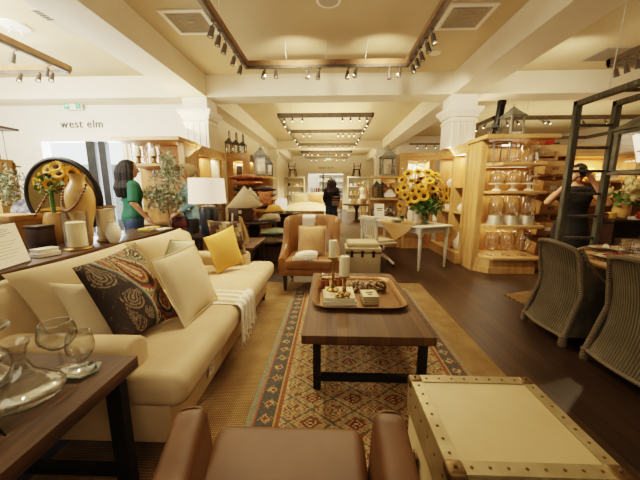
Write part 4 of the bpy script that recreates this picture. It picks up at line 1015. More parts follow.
    for sd in (1, -1): f.ball((sd*.105, -.05, .04), .06, 12, (.8, 1.9, .66))
    for v in f.bm.verts: v.co.z = max(v.co.z, .001)
    obj('shoes', f, shoe, t)
    t.scale = (s*wide, s*wide, s); 
    return t
q = ony(133, 190, 4.42)
person('person in green blouse and jeans turned sideways beside olive tree', (q.x-.06, 4.46, 0), 2.35, 1.80, {1: ((.225, .03, 1.13), (.23, -.14, .97)), -1: ((-.225, .03, 1.13), (-.23, -.1, .92))}, top=GREEN, sleeve=.5, bottom=JEANS, hair='long', hair_m=HAIRD, hairlen=.27, wide=1.12)
q = ony(188, 190, 4.68)
person('person in light denim shirt standing behind the olive tree', (q.x+.03, 4.66, 0), -PI/2+.5, 1.76, {1: ((.23, .0, 1.12), (.17, -.20, .99)), -1: ((-.23, .0, 1.12), (-.19, -.18, .96))}, top=DENIM, sleeve=.85, bottom=CLBLK, hair='bob', hair_m=HAIRG, head_pitch=.2)
q = ony(181, 225, 4.5); t = thing('handbag', 'burgundy leather handbag held by person in denim shirt', 'bag', (q.x, 4.5, .80)); obj('bag_body', MB().prism([(-.13, 0), (.13, 0), (.11, .17), (-.11, .17)], -.05, .05, 'Y', .02, 3), BURG, t); obj('strap', MB().tube([(-.09, 0, .16), (-.05, 0, .26), (.05, 0, .26), (.09, 0, .16)], .008, 6), BURG, t)
q = ony(331.5, 200, 9.2)
person('person in black top wearing backpack, seen from behind in far aisle', (q.x, 9.2, 0), PI, 1.72, {1: ((.22, .02, 1.1), (.2, -.1, .95)), -1: ((-.22, .02, 1.1), (-.2, -.1, .95))}, top=CLBLK, sleeve=.9, bottom=JEANS, hair='long', hair_m=HAIRB, hairlen=.36)
t = thing('backpack', 'small dark backpack with grey pocket and red trim on black topped person', 'bag', (q.x+.12, 8.98, .86)); obj('bag_body', MB().box((0, 0, .16), (.24, .13, .32), .05, None, 4), CLBLK, t); obj('pocket', MB().box((0, -.075, .1), (.19, .05, .16), .02, None, 3), mat('grey_nylon', '#6a6262', '#7a706c', .7, scale=9), t); obj('trim', MB().box((0, -.07, .22), (.2, .02, .03), .008), REDC, t); obj('strap', MB().tube([(-.08, .04, .3), (-.1, .06, .44), (-.1, .12, .52)], .014, 6), CLBLK, t)
q = ony(363, 195, 15.3)
person('person in sleeveless white top and tan trousers in far aisle', (q.x, 15.3, 0), PI, 1.73, {1: ((.24, .02, 1.1), (.23, -.06, .9)), -1: ((-.24, .02, 1.1), (-.23, -.06, .9))}, top=CLWHT, sleeve=0, bottom=CLTAN, hair='bob', hair_m=HAIRG)
t = thing('shoulder_bag', 'black shoulder bag at right side of person in white top', 'bag', (q.x+.36, 15.25, .86)); obj('bag_body', MB().box((0, 0, .14), (.14, .26, .28), .03, None, 3), CLBLK, t); obj('strap', MB().tube([(0, -.1, .27), (-.08, 0, .58), (0, .1, .27)], .012, 6), CLBLK, t)
# photographer
q = ony(577, 185, 4.08)
ph = person('person in sleeveless black dress raising a camera behind ladder frame', (q.x, 4.08, 0), -.55, 1.70, {1: ((.30, -.16, 1.22), (.12, -.22, 1.50)), -1: ((-.30, -.16, 1.22), (-.10, -.22, 1.50))}, dress=CLBLK, sleeve=.16, hair='bob', hair_m=HAIRD)
t = thing('camera', 'black camera held at eye level by person in black dress', 'camera', (q.x, 4.08, 0), -.55); s = 1.0
obj('camera_body', MB().box((0, -.2*s, 1.6*s), (.14, .06, .09), .012, None, 3), CLBLK, t); obj('viewfinder_hump', MB().box((0, -.2*s, 1.655*s), (.06, .06, .04), .01), CLBLK, t)
obj('lens', MB().lathe([(0, 0), (.034, 0), (.036, .05), (.034, .09), (.028, .09), (.026, .06), (0, .055)], 18, Matrix.Translation((0, -.225*s, 1.6*s)) @ Matrix.Rotation(PI/2, 4, 'X')), BLACK, t)
# ================================================================ OAK DISPLAY FIXTURES (right and left sides mirror each other)
def fixture(s, side):
    w = {1: 'right', -1: 'left'}[s]
    xa = 1.72 if s > 0 else 1.98; xo = 1.0 if s > 0 else 1.44
    def B(m, x0, x1, *a): return m.bb(min(s*x0, s*x1), max(s*x0, s*x1), *a)
    # end unit facing the camera
    t = thing('display_shelf', f'honey oak end shelving unit with open shelves on the {w} facing the sofa', 'shelf')
    m = MB(); B(m, 2.46, 2.56, 4.98, 5.44, 0, 2.2); obj('side_panel', m, OAK, t)
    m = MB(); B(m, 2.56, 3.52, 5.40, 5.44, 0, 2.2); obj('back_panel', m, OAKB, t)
    m = MB(); B(m, 2.43, 3.55, 4.78, 5.46, 2.18, 2.235); obj('top_board', m, OAKH, t)
    for i, z in enumerate((.28, .81, 1.37, 1.81)):
        k = (.0, .0, .04, .08)[i]
        p = [(2.56, 5.40), (2.56, 4.97), (2.70, 4.76), (3.46-k, 4.76), (3.52-k, 4.9), (3.52-k, 5.40)]
        obj('shelf', MB().prism([(s*a, b) for a, b in p], z-.045, z, 'Z', .004), OAKH, t)
    p = [(2.5, 5.42), (2.5, 4.98), (2.66, 4.80), (3.42, 4.80), (3.42, 5.42)]
    m = MB().prism([(s*a, b) for a, b in p], 0, .10).prism([(s*(2.96+(a-2.96)*.97), 5.1+(b-5.1)*.96) for a, b in p], .10, .23)
    obj('plinth', m, OAK, t)
    # run along the aisle
    t = thing('display_shelf', f'long honey oak wall case running along the {w} side of aisle', 'shelf')
    m = MB(); B(m, 2.45, 2.92, 5.45, 6.92, 2.04, 2.22); obj('header', m, OAKH, t)
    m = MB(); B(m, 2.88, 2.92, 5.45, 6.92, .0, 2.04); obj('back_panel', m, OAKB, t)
    for y in (5.45, 6.0, 6.68):
        m = MB(); B(m, 2.45, 2.88, y, y+.07, .2, 2.04); obj('upright', m, OAK, t)
    for y0, y1 in ((5.52, 6.0), (6.07, 6.68)):
        for z in (.95, 1.45): m = MB(); B(m, 2.5, 2.88, y0, y1, z-.03, z); obj('shelf', m, OAKH, t)
    m = MB(); B(m, 2.38, 2.92, 5.45, 6.95, 0, .2); obj('plinth', m, OAK, t)
    # run across the aisle, facing the camera
    t = thing('display_shelf', f'honey oak case with wide open niche facing camera at far {w} corner', 'shelf')
    m = MB(); B(m, xa, 2.44, 6.95, 7.4, 2.04, 2.22); obj('header', m, OAKH, t)
    m = MB(); B(m, xa, xa+.08, 6.95, 7.4, 0, 2.04); obj('upright', m, OAK, t)
    m = MB(); B(m, 2.28, 2.44, 6.96, 7.4, 0.2, 2.04); obj('upright', m, OAK, t)
    m = MB(); B(m, xa+.08, 2.28, 7.3, 7.4, .2, 2.04); obj('back_panel', m, WALL if s > 0 else OAKB, t)
    for z in (.6, 1.0) if s > 0 else (.55, 1.17): m = MB(); B(m, xa+.08, 2.28, 6.97, 7.3, z-.03, z); obj('shelf', m, OAKH, t)
    m = MB(); B(m, xa-.02, 2.44, 6.9, 7.4, 0, .2); obj('plinth', m, OAK, t)
    # lantern shelves
    t = thing('display_shelf', f'narrow oak lantern shelves ending the {w} run of cases', 'shelf')
    for i, z in enumerate((.25, .70, 1.19, 1.70)):
        p = [(xa, 7.4), (xa, 6.97), (xo+.15, 6.97), (xo, 7.1), (xo, 7.4)]
        obj('shelf', MB().prism([(s*a, b) for a, b in p], z-.05, z, 'Z', .004), OAKH, t)
    m = MB(); B(m, xa-.1, xa, 6.97, 7.4, 0, 2.22); obj('side_panel', m, OAK, t)
    m = MB(); B(m, xo, xa-.1, 7.4, 7.44, 0, 1.45 if s > 0 else 1.7); obj('back_panel', m, OAK, t)
    m = MB(); B(m, xo+.06, xa-.1, 7.0, 7.4, 0, .2); obj('plinth', m, OAK, t)
fixture(1, 'right'); fixture(-1, 'left')
# ---------------------------------------------------------------- lanterns
def lantern(label, x, y, z, w, h, m=ZINC, rz=0, candle=None, name='lantern', chain=0, group='metal lanterns'):
    t = thing(name, label, 'lantern', (x, y, z), rz, group=group); a = w/2; hb = h*.62
    obj('base', MB().bb(-a, a, -a, a, 0, h*.04, .004).bb(-a*.88, a*.88, -a*.88, a*.88, h*.04, h*.07), m, t)
    for sx in (-1, 1):
        for sy in (-1, 1): obj('post', MB().bb(sx*a*.86-a*.09, sx*a*.86+a*.09, sy*a*.86-a*.09, sy*a*.86+a*.09, h*.06, hb), m, t)
    obj('top_frame', MB().bb(-a*.98, a*.98, -a*.98, a*.98, hb-h*.02, hb+h*.03, .003), m, t)
    sq = lambda r, zz: [(r, r, zz), (-r, r, zz), (-r, -r, zz), (r, -r, zz)]
    obj('roof', MB().loft([sq(a*1.14, hb+h*.03), sq(a*1.1, hb+h*.045), sq(a*.74, hb+h*.13), sq(a*.46, hb+h*.21), sq(a*.30, hb+h*.25), sq(a*.32, hb+h*.27), sq(a*.05, hb+h*.33)]), m, t)
    obj('finial', MB().lathe([(0, 0), (a*.12, 0), (a*.07, h*.02), (a*.1, h*.04), (0, h*.06)], 10, Matrix.Translation((0, 0, hb+h*.30))).tube([(a*.16*math.cos(k*PI/6), 0, h*.99+a*.16*math.sin(k*PI/6)) for k in range(12)], a*.03, 5, True), m, t)
    g = MB()
    for sx in (-1, 1): g.bb(sx*a*.84, sx*a*.85, -a*.77, a*.77, h*.07, hb-h*.02).bb(-a*.77, a*.77, sx*a*.84, sx*a*.85, h*.07, hb-h*.02)
    obj('glass', g, GLASS, t)
    if chain: obj('chain', MB().tube([(0, 0, h*.99+a*.12), (0, 0, h+chain)], .006, 6), BLACK, t)
    if candle:
        c = thing('pillar_candle', candle, 'candle', (x, y, z+h*.07+.001), group='candles inside lanterns'); obj('wax', MB().lathe([(0, 0), (a*.42, 0), (a*.42, h*.33), (a*.36, h*.34), (0, h*.33)], 18), CANDLE, c); obj('wick', MB().tube([(0, 0, h*.33), (0, 0, h*.36)], .003, 5), INK, c)
    return t
lantern('tall zinc lantern with candle on top oak shelf left of sunflowers', 1.37, 7.17, 1.70, .35, .68, ZINC, .06, 'cream candle inside tall lantern on oak shelf left of sunflowers')
lantern('dark slender lantern on lower oak shelf below the tall zinc lantern', 1.13, 7.2, 1.19, .2, .42, ZINCD)
lantern('second dark slender lantern close behind white bell shade on lower oak shelf', 1.28, 7.27, 1.19, .2, .40, ZINCD)
t = thing('pendant_shade', 'white bell shaped shade with bronze cap on lower oak shelf', 'lamp shade', (1.45, 7.13, 1.19)); obj('shade', MB().lathe([(0, 0), (.11, 0), (.15, .03), (.145, .09), (.09, .15), (.045, .2), (.04, .2), (.085, .145), (.13, .09), (.12, .04), (0, .02)], 24), CERAM, t); obj('cap', MB().lathe([(0, .19), (.05, .19), (.05, .25), (.025, .28), (.03, .34), (0, .34)], 16), BRASSD, t)
t = thing('copper_bowl', 'copper fluted bowl at back of lower oak shelf', 'bowl', (1.36, 7.25, 1.19)); t.scale = (.8, .8, 1); obj('bowl', MB().lathe([(0, 0), (.07, 0), (.11, .1), (.14, .25), (.13, .25), (.1, .1), (0, .02)], 16), COPPER, t); obj('rim', MB().tube([(.135*math.cos(k*PI/8), .135*math.sin(k*PI/8), .25) for k in range(16)], .01, 6, True), BRASSD, t)
for k, (x, h) in enumerate(((1.1, .3), (1.3, .26), (1.48, .3))):
    lantern(('left', 'middle', 'right')[k]+' small dark lantern on third oak shelf beneath white bell shade', x, 7.2, .70, .16, h, ZINCD)
# left side lanterns
lantern('tall zinc lantern on top oak shelf above patterned pillow stacks at left', -1.67, 7.16, 1.70, .30, .72, ZINC, .08, 'cream candle inside tall lantern above patterned pillow stacks')
lantern('shorter dark lantern right of the tall lantern above pillow stacks', -1.50, 7.28, 1.70, .18, .48, ZINCD, .1)
for k, (x, h) in enumerate(((-2.42, .40), (-2.25, .36), (-2.09, .32))):
    t = lantern(('leftmost', 'middle', 'rightmost')[k]+' of three dark hooked lanterns on top of left oak case', x, 7.15, 2.22, .155, h, ZINCD)
    obj('hook', MB().tube([(0, .1, 0), (0, .1, h+.1), (0, .05, h+.15), (0, 0, h+.1), (0, 0, h)], .01, 6), BLACK, t)
# zinc lantern standing behind the right end unit's top and flue
lantern('zinc lantern standing on top of right oak end unit', 2.98, 5.12, 2.235, .26, .50, ZINC, .2)
t = thing('flue_pipe', 'black leaning flue pipe rising behind zinc lantern on oak end unit', 'pipe', (2.9, 5.3, 2.235)); obj('pipe', MB().tube([(-.08, 0, .0), (-.02, .0, .62)], .062, 18), BLACK, t); obj('collar', MB().tube([(-.024, 0, .56), (-.02, 0, .62)], .068, 18), BLACK, t); obj('foot', MB().cyl((-.08, 0, 0), .09, .02), BLACK, t)
lantern('small dark lantern left of flue pipe on oak end unit', 2.72, 5.2, 2.235, .15, .26, ZINCD)
# ---------------------------------------------------------------- right end unit contents
def jar(name, label, cat, x, y, z, prof, m=GLASS, extra=(), group=None, seg=26, wall=.004):
    t = thing(name, label, cat, (x, y, z), group=group)
    inner = [(max(r-wall, 0), zz+(.004 if i == 0 else 0)) for i, (r, zz) in enumerate(prof)][::-1]
    obj('body', MB().lathe(([(0, prof[0][1])] if prof[0][0] > 0 else [])+list(prof)+inner, seg), m, t)
    for nm, mb, mm in extra: obj(nm, mb, mm, t)
    return t
t = thing('glass_terrarium', 'square metal framed glass box on top shelf of right oak end unit', 'terrarium', (2.72, 5.0, 1.81)); a = .13
m = MB()
for sx in (-1, 1):
    for sy in (-1, 1): m.bb(sx*a-.008, sx*a+.008, sy*a-.008, sy*a+.008, 0, .33)
    for z in (.0, .32): m.bb(-a, a, sx*a-.008, sx*a+.008, z, z+.014).bb(sx*a-.008, sx*a+.008, -a, a, z, z+.014)
obj('frame', m, ZINC, t); obj('glass', MB().bb(-a, a, -a, -a+.004, .014, .32).bb(-a, -a+.004, -a, a, .014, .32).bb(a-.004, a, -a, a, .014, .32).bb(-a, a, a-.004, a, .014, .32), GLASS, t)
cyl = lambda r, h: [(r, 0), (r, h)]
t = jar('drink_dispenser', 'glass drink dispenser with loop handle on top shelf of right oak end unit', 'dispenser', 3.22, 4.96, 1.81, [(.1, 0), (.13, .03), (.135, .22), (.11, .28), (.1, .3)], GLASSB, [('handle', MB().tube([(.12, 0, .25), (.19, 0, .24), (.2, 0, .14), (.14, 0, .06)], .012, 8), GLASSB), ('lid', MB().lathe([(0, .30), (.105, .30), (.1, .32), (.03, .33), (.03, .36), (0, .36)], 20), GLASS)])
jar('glass_pitcher', 'tall glass pitcher between terrarium and dispenser on top shelf', 'pitcher', 2.97, 4.98, 1.81, [(.075, 0), (.085, .1), (.075, .22), (.065, .28), (.075, .33)], GLASSB, [('handle', MB().tube([(.07, 0, .28), (.11, 0, .26), (.11, 0, .13), (.08, 0, .09)], .01, 8), GLASSB)])
POS = ('left', 'middle', 'right')
for k, x in enumerate((2.76, 3.02, 3.28)):
    t = thing('cake_stand', POS[k]+' white footed cake stand on second shelf of oak end unit', 'cake stand', (x, 4.98, 1.37), group='white cake stands with domes')
    obj('foot', MB().lathe([(0, 0), (.075, 0), (.07, .015), (.03, .04), (.028, .09), (.05, .11), (0, .11)], 22), CERAM, t); obj('plate', MB().lathe([(0, .105), (.12, .105), (.125, .125), (.12, .125), (0, .118)], 26), CERAM, t)
    t = thing('glass_dome', POS[k]+' clear glass cake dome on the white stands', 'dome', (x, 4.98, 1.496), group='glass cake domes')
    obj('dome', MB().lathe([(.11, 0), (.112, .10), (.1, .155), (.06, .185), (0, .195), (0, .19), (.058, .18), (.097, .152), (.108, .1), (.106, 0)], 26), GLASSB, t); obj('knob', MB().lathe([(0, .19), (.012, .192), (.012, .205), (.024, .22), (.018, .24), (0, .245)], 14), GLASSB, t)
    t = thing('galvanised_stand', POS[k]+' galvanised metal stand on third shelf of oak end unit', 'stand', (x+.02, 4.97, .81), group='galvanised dispenser stands')
    obj('drum', MB().lathe([(0, 0), (.12, 0), (.1, .14), (.095, .15), (0, .15)], 24), GALV, t); obj('rim', MB().tube([(.12*math.cos(a*PI/10), .12*math.sin(a*PI/10), .005) for a in range(20)], .006, 6, True), GALV, t)
    t = thing('drink_dispenser', POS[k]+' glass barrel dispenser standing on galvanised stand', 'dispenser', (x+.02, 4.97, .961), group='barrel drink dispensers')
    obj('barrel', MB().lathe([(0, 0), (.09, 0), (.112, .04), (.115, .2), (.095, .26), (.09, .29), (.086, .29), (.09, .258), (.11, .2), (.107, .04), (0, .008)], 26), GLASSB, t)
    obj('lid', MB().lathe([(0, .29), (.095, .29), (.09, .31), (.025, .32), (.025, .35), (0, .355)], 20), GLASS, t); obj('tap', MB().tube([(0, -.1, .05), (0, -.15, .05), (0, -.16, .02)], .012, 8), STEEL, t)
    t = thing('glass_urn', POS[k]+' footed glass hurricane urn on bottom shelf of oak end unit', 'vase', (x+.0, 4.96, .28), group='footed glass urns')
    obj('foot', MB().lathe([(0, 0), (.07, 0), (.065, .012), (.018, .03), (.016, .06), (.03, .08), (0, .08)], 22), GLASSB, t)
    obj('bowl', MB().lathe([(0, .078), (.04, .08), (.1, .15), (.125, .24), (.115, .32), (.09, .38), (.1, .42), (.096, .42), (.086, .38), (.11, .32), (.12, .24), (.096, .153), (.038, .086), (0, .084)], 28), GLASSB, t)
# ---------------------------------------------------------------- white ceramics in the right aisle case
def vase(label, x, y, z, prof, m=CERAM, name='vase', cat='vase', spout=False, handle=False):
    t = thing(name, label, cat, (x, y, z), group='white ceramics in the right oak case')
    obj('body', MB().lathe([(0, 0)]+prof+[(prof[-1][0]-.008, prof[-1][1]), (prof[-1][0]-.01, prof[-1][1]-.04), (0, prof[-1][1]-.05)], 22), m, t)
    if handle: obj('handle', MB().tube([(0, -prof[-1][0], prof[-1][1]*.85), (0, -prof[-1][0]-.05, prof[-1][1]*.8), (0, -prof[-1][0]-.055, prof[-1][1]*.5), (0, -prof[-1][0]-.01, prof[-1][1]*.35)], .008, 6), m, t)
    if spout: obj('spout', MB().tube([(0, prof[-1][0]*.8, prof[-1][1]*.5), (0, prof[-1][0]+.06, prof[-1][1]*.8)], [.02, .01], 8), m, t)
    return t
bottle = [(.06, 0), (.085, .06), (.075, .14), (.03, .2), (.028, .26), (.036, .28)]
teapot = [(.05, 0), (.09, .05), (.09, .1), (.05, .15), (.03, .16)]
jug = [(.05, 0), (.07, .08), (.05, .18), (.055, .22)]
vase('white bottle vase on upper shelf of near bay in right oak case', 2.62, 5.72, 1.45, bottle)
vase('white round teapot on middle shelf of near bay in right oak case', 2.62, 5.86, .95, teapot, spout=True, handle=True, name='teapot', cat='teapot')
vase('white jug right of teapot on middle shelf of near bay', 2.62, 5.62, .95, jug, handle=True, name='jug', cat='jug')
vase('large white bottle vase on plinth of near bay in right oak case', 2.58, 5.82, .2, [(.07, 0), (.11, .08), (.1, .17), (.04, .25), (.035, .32), (.045, .35)])
vase('small white jug beside large bottle vase on plinth', 2.66, 5.62, .2, jug, handle=True, name='jug', cat='jug')
vase('white pitcher on upper shelf of far bay in right oak case', 2.62, 6.3, 1.45, jug, handle=True, name='jug', cat='jug')
vase('white lidded pot beside pitcher on upper shelf of far bay', 2.62, 6.5, 1.45, teapot, name='teapot', cat='teapot', spout=True)
for k in range(4): vase(('nearest', 'second nearest', 'third nearest', 'farthest')[k]+' white cup in the row on middle shelf of far bay', 2.6, 6.16+.13*k, .95, [(.04, 0), (.052, .06), (.055, .12)], name='cup', cat='cup', handle=True)
t = thing('paper_star', 'white folded ornament hung high in far bay of right oak case', 'ornament', (2.6, 6.35, 1.86)); 
for k in range(5): obj('ray', MB().tube([(0, 0, 0), (0, .11*math.cos(k*1.256), .11*math.sin(k*1.256))], [.04, .008], 6), CERAM, t)
obj('string', MB().tube([(0, 0, 0), (0, 0, .18)], .003, 5), INK, t)
vase('green planter bowl on plinth of far bay in right oak case', 2.6, 6.35, .2, [(.07, 0), (.12, .05), (.12, .08)], MINT, 'bowl', 'bowl')
# left end unit hurricanes
for k, x in enumerate((-3.25, -2.98)):
    t = thing('hurricane_vase', ('left', 'right')[k]+' tall glass hurricane on top shelf of left oak end unit', 'vase', (x, 4.98, 1.81), group='hurricanes on left end unit'); obj('cylinder', MB().lathe([(0, 0), (.10, 0), (.11, .33), (.106, .33), (.096, .01), (0, .006)], 24), GLASSB, t); obj('base', MB().lathe([(0, .008), (.08, .008), (.04, .03), (.02, .1), (.05, .13), (0, .13)], 18), BRASS, t)
    c = thing('pillar_candle', ('left', 'right')[k]+' cream candle inside tall hurricanes on left oak end unit', 'candle', (x, 4.98, 1.942)); obj('wax', MB().lathe([(0, 0), (.05, 0), (.05, .13), (0, .12)], 18), CANDLE, c); obj('wick', MB().tube([(0, 0, .12), (0, 0, .14)], .003, 5), INK, c)
for k, x in enumerate((-3.0, -2.83, -2.68)):
    t = thing('candle_holder', POS[k]+' slim brass and glass candle holder on second shelf of left oak end unit', 'candle holder', (x, 5.0, 1.37), group='slim candle holders'); obj('base', MB().lathe([(0, 0), (.04, 0), (.03, .02), (.008, .04), (.008, .1), (.03, .11), (0, .11)], 16), BRASS, t); obj('tube', MB().lathe([(.032, .105), (.034, .36), (.031, .36), (.029, .11)], 16), GLASS, t)
# goods in left aisle case
GOODS = []
for k, (y, z, l, m, d) in enumerate(((5.55, 1.45, 'white folded blanket on upper shelf of left oak aisle case', CREAM, (.26, .3, .16)), (6.2, 1.45, 'dark folded blanket on upper shelf far bay of left oak aisle case', DARKP, (.26, .34, .18)), (5.58, .95, 'maroon folded throw on middle shelf of left oak aisle case', MAROON, (.26, .3, .2)), (6.2, .95, 'rust folded throw on middle shelf far bay of left oak aisle case', RUSTP, (.26, .34, .2)))):
    t = thing('folded_blanket', l, 'blanket', (-2.68, y+.18, z), group='folded throws in left oak case')
    for j in range(3): obj('fold', MB().box((0, 0, d[2]*(j+.5)/3), (d[0], d[1], d[2]/3), .022, None, 3), m, t)
# ---------------------------------------------------------------- left corner niche: white framed board and pillow stacks
t = thing('framed_board', 'white framed dark woven board standing in left oak niche', 'board', (-2.17, 7.05, 1.17)); obj('frame', MB().bb(-.11, .11, 0, .05, 0, .05).bb(-.11, .11, 0, .05, .77, .82).bb(-.11, -.07, 0, .05, .05, .77).bb(.07, .11, 0, .05, .05, .77), WHITEP, t); obj('panel', MB().bb(-.07, .07, .01, .03, .05, .77), DARKP, t)
def flat_pillow(label, x, y, z, w, d, h, m, rz=0, tilt=0, group='stacked pillows'):
    t = thing('throw_pillow', label, 'pillow', (x, y, z+h*.5), rz, group=group); t.rotation_euler[0] = tilt
    obj('cover', MB().pillow4((-w/2, -d/2, 0), (w/2, -d/2, 0), (w/2, d/2, 0), (-w/2, d/2, 0), h, 14, .05), m, t, angle=80)
    L = [(-w/2, -d/2), (w/2, -d/2), (w/2, d/2), (-w/2, d/2)]
    return t
t = thing('display_stand', 'low oak platform holding patterned pillow stacks before left niche', 'stand', (-1.75, 6.72, 0)); obj('platform', MB().bb(-.5, .5, -.22, .2, .9, .95, .006), OAKH, t); obj('shelf', MB().bb(-.5, .5, -.22, .2, .4, .44), OAKH, t)
for x in (-.45, .45): obj('support', MB().bb(x-.03, x+.03, -.18, .18, 0, .9), DARKW, t)
for k, (l, m, w) in enumerate((('charcoal pillow at bottom of stack on oak platform', DARKP, .62), ('second pillow from bottom of stack, rust patterned, on oak platform', RUSTP, .66), ('third pillow from bottom of stack, grey floral, on oak platform', FLORAL, .64), ('fourth pillow from bottom of stack, dark woven, on oak platform', DARKP, .6), ('fifth pillow from bottom of stack, faded brown, on oak platform', RUSTP, .64), ('topmost maroon paisley pillow of stack on oak platform', MAROON, .7))):
    flat_pillow(l, -1.9+.03*math.sin(k*2), 6.70, .95+.125*k, w, .42, .15, m, .1*math.sin(k))
for k, (l, m) in enumerate((('dark pillow at bottom of right stack on oak platform', DARKP), ('tan patterned pillow second in right stack on oak platform', RUSTP), ('brown floral pillow third in right stack on oak platform', FLORAL), ('charcoal pillow topping right stack on oak platform', DARKP))):
    flat_pillow(l, -1.44, 6.70, .95+.125*k, .4, .40, .15, m)
# ---------------------------------------------------------------- pedestal table with pillows and basket
t = thing('pedestal_table', 'round dark wood pedestal table heaped with pillows', 'table', (-1.52, 5.75, 0)); obj('tabletop', MB().lathe([(0, .745), (.50, .745), (.53, .76), (.53, .775), (.51, .79), (0, .79)], 36), DARKW, t); obj('pedestal', MB().lathe([(0, .04), (.16, .06), (.09, .14), (.075, .3), (.1, .5), (.13, .62), (.09, .68), (.16, .745), (0, .745)], 24), DARKW, t)
for k in range(3): a = k*2*PI/3+.4; obj('foot', MB().bar((.08*math.cos(a), .08*math.sin(a), .07), (.36*math.cos(a), .36*math.sin(a), .03), .07, .05), DARKW, t)
def basket(label, x, y, z, w, d, h, rz=0, tagc=False):
    t = thing('wicker_basket', label, 'basket', (x, y, z), rz, group='brown wicker baskets'); a, b = w/2, d/2
    obj('body', MB().loft([rrect(a*.93, b*.93, .03, 0), rrect(a, b, .03, h), rrect(a-.02, b-.02, .03, h), rrect(a*.93-.02, b*.93-.02, .03, .02)]), BASK, t); obj('rim', MB().tube(rrect(a-.008, b-.008, .03, h), .013, 6, True), BASK, t)
    m = MB()
    for s in (-1, 1): m.tube([(s*a, -.05, h*.75), (s*(a+.015), 0, h*.72), (s*a, .05, h*.75)], .01, 6)
    obj('handle', m, BASK, t)
    if tagc: obj('label_card', MB().bb(-.05, .05, -b-.012, -b-.008, h*.62, h*.88), PAPER, t)
    return t
basket('brown wicker basket on pedestal table under tall cream pillow', -1.72, 5.62, .79, .44, .34, .24, 0, True)
def p3(name_l, a, b, c, d, y, t_, m, dy=.25, **k):
    A, B, Cc, D = (ony(*a, y), ony(*b, y), ony(*c, y+dy), ony(*d, y+dy)); pillow('throw_pillow', name_l, (A, B, Cc, D), t_, m, 'pillows heaped on the pedestal table', **k)
pillow('throw_pillow', 'tall cream pillow standing on its corner on basket on pedestal table', (ony(225, 209, 5.60), ony(243, 215, 5.52), ony(263, 205, 5.64), ony(244, 186, 5.72)), .17, CREAM, 'pillows heaped on the pedestal table', pipe=CREAM)
pillow('throw_pillow', 'pale green pillow on its corner just behind tall cream pillow', (ony(238, 205, 5.76), ony(251, 212, 5.70), ony(266, 203, 5.80), ony(250, 187, 5.86)), .12, PALEG, 'pillows heaped on the pedestal table')
p3('maroon and rust patterned pillow standing right of tall cream pillow', (260, 208), (272, 205), (272, 191), (258, 192), 5.76, .13, RUSTP, .1)
p3('yellow pillow lying at right of patterned pillow on pedestal table', (264, 212), (285, 211), (280, 206), (269, 205), 5.72, .16, YEL, .25)
p3('silver grey pillow lying at front of pedestal table', (258, 221), (281, 218.5), (280, 214.5), (262, 215), 5.45, .14, GREYP, .3)
p3('cream pillow edge at left behind basket on pedestal table', (226, 214), (236, 213), (236, 203), (228, 205), 5.66, .12, CREAM, .1)
basket('dark wicker basket on floor under floral cushion beyond sofa', -1.13, 5.5, .0, .46, .44, .32)
flat_pillow('brown floral cushion on top of floor basket beyond sofa', -1.15, 5.5, .33, .62, .52, .2, FLORAL, .1)
flat_pillow('sage green pillow on top of brown floral cushion', -1.08, 5.5, .52, .5, .42, .15, MINT, .15)
o = obj('label_card', MB().bb(-.035, .035, -.002, .002, 0, .09), PAPER, None, (-1.9, 5.35, .64)); o['label'] = 'white'
bpy.data.objects.remove(o)
# ================================================================ TAN LEATHER CHAIR FACING CAMERA
t = thing('leather_armchair', 'tan leather wing armchair facing camera behind coffee table', 'armchair', (-.27, 4.12, .012), -.04)
def ushell(n=40):
    outer, inner = [], []
    def P(u, off):
        # u 0..1 around U opening to -Y
        a = PI*(1+u) ; s = math.cos(a)
        if u < .28: k = u/.28; return (-.36-off+.0*k, -.33+.5*k)
        if u > .72: k = (1-u)/.28; return (.36+off, -.33+.5*k)
        a = PI-(u-.28)/.44*PI; return ((.36+off)*math.copysign(abs(math.cos(a))**.7, math.cos(a)), .17+(.17+off)*abs(math.sin(a))**.8)
    def top(u):
        d = abs(u-.5)*2
        if d > .62: k = (1-d)/.38; return .46+.17*k**1.3
        if d > .40: k = (.62-d)/.22; return .63+.34*math.sin(k*PI/2)
        return .97+.01*math.cos(d*3)
    R = []
    for i in range(n+1):
        u = i/n; T = top(u); (xo, yo), (xi, yi) = P(u, .045), P(u, -.045); k = (T-.4)*.28
        f = .0 if not .3 < u < .7 else 1
        bk = k*(math.sin((u-.28)/.44*PI) if .28 < u < .72 else 0)
        R.append([(xo, yo, .22), (xo*1.03, yo+bk, T-.02), ((xo+xi)/2*1.02, (yo+yi)/2+bk, T+.012), (xi*1.02, yi+bk, T-.02), (xi, yi, .22)])
    return R
obj('wing_back', MB().loft(ushell()), LEATH, t, angle=60)
obj('seat', MB().bb(-.325, .325, -.36, .26, .30, .45, .045, 5), LEATH, t, angle=70); obj('apron', MB().bb(-.33, .33, -.34, .26, .22, .31, .01), LEATH, t)
for x in (-.33, .33):
    for y in (-.30, .27): obj('leg', MB().loft([[(x-.016, y-.016, 0), (x+.016, y-.016, 0), (x+.016, y+.016, 0), (x-.016, y+.016, 0)], [(x-.027, y-.027, .23), (x+.027, y-.027, .23), (x+.027, y+.027, .23), (x-.027, y+.027, .23)]]), DARKW, t)
for k in range(5):
    for sx in (-1, 1): pass
pillow('throw_pillow', 'square beige burlap pillow on tan leather wing chair', ((-.45, 4.02, .475), (-.06, 4.0, .475), (-.05, 4.18, .87), (-.45, 4.2, .87)), .16, BEIGE, 'cushions on seats', pipe=CREAM)
t = thing('towel', 'white towel hung over back of tan leather wing chair', 'towel', (-.33, 4.47, .98))
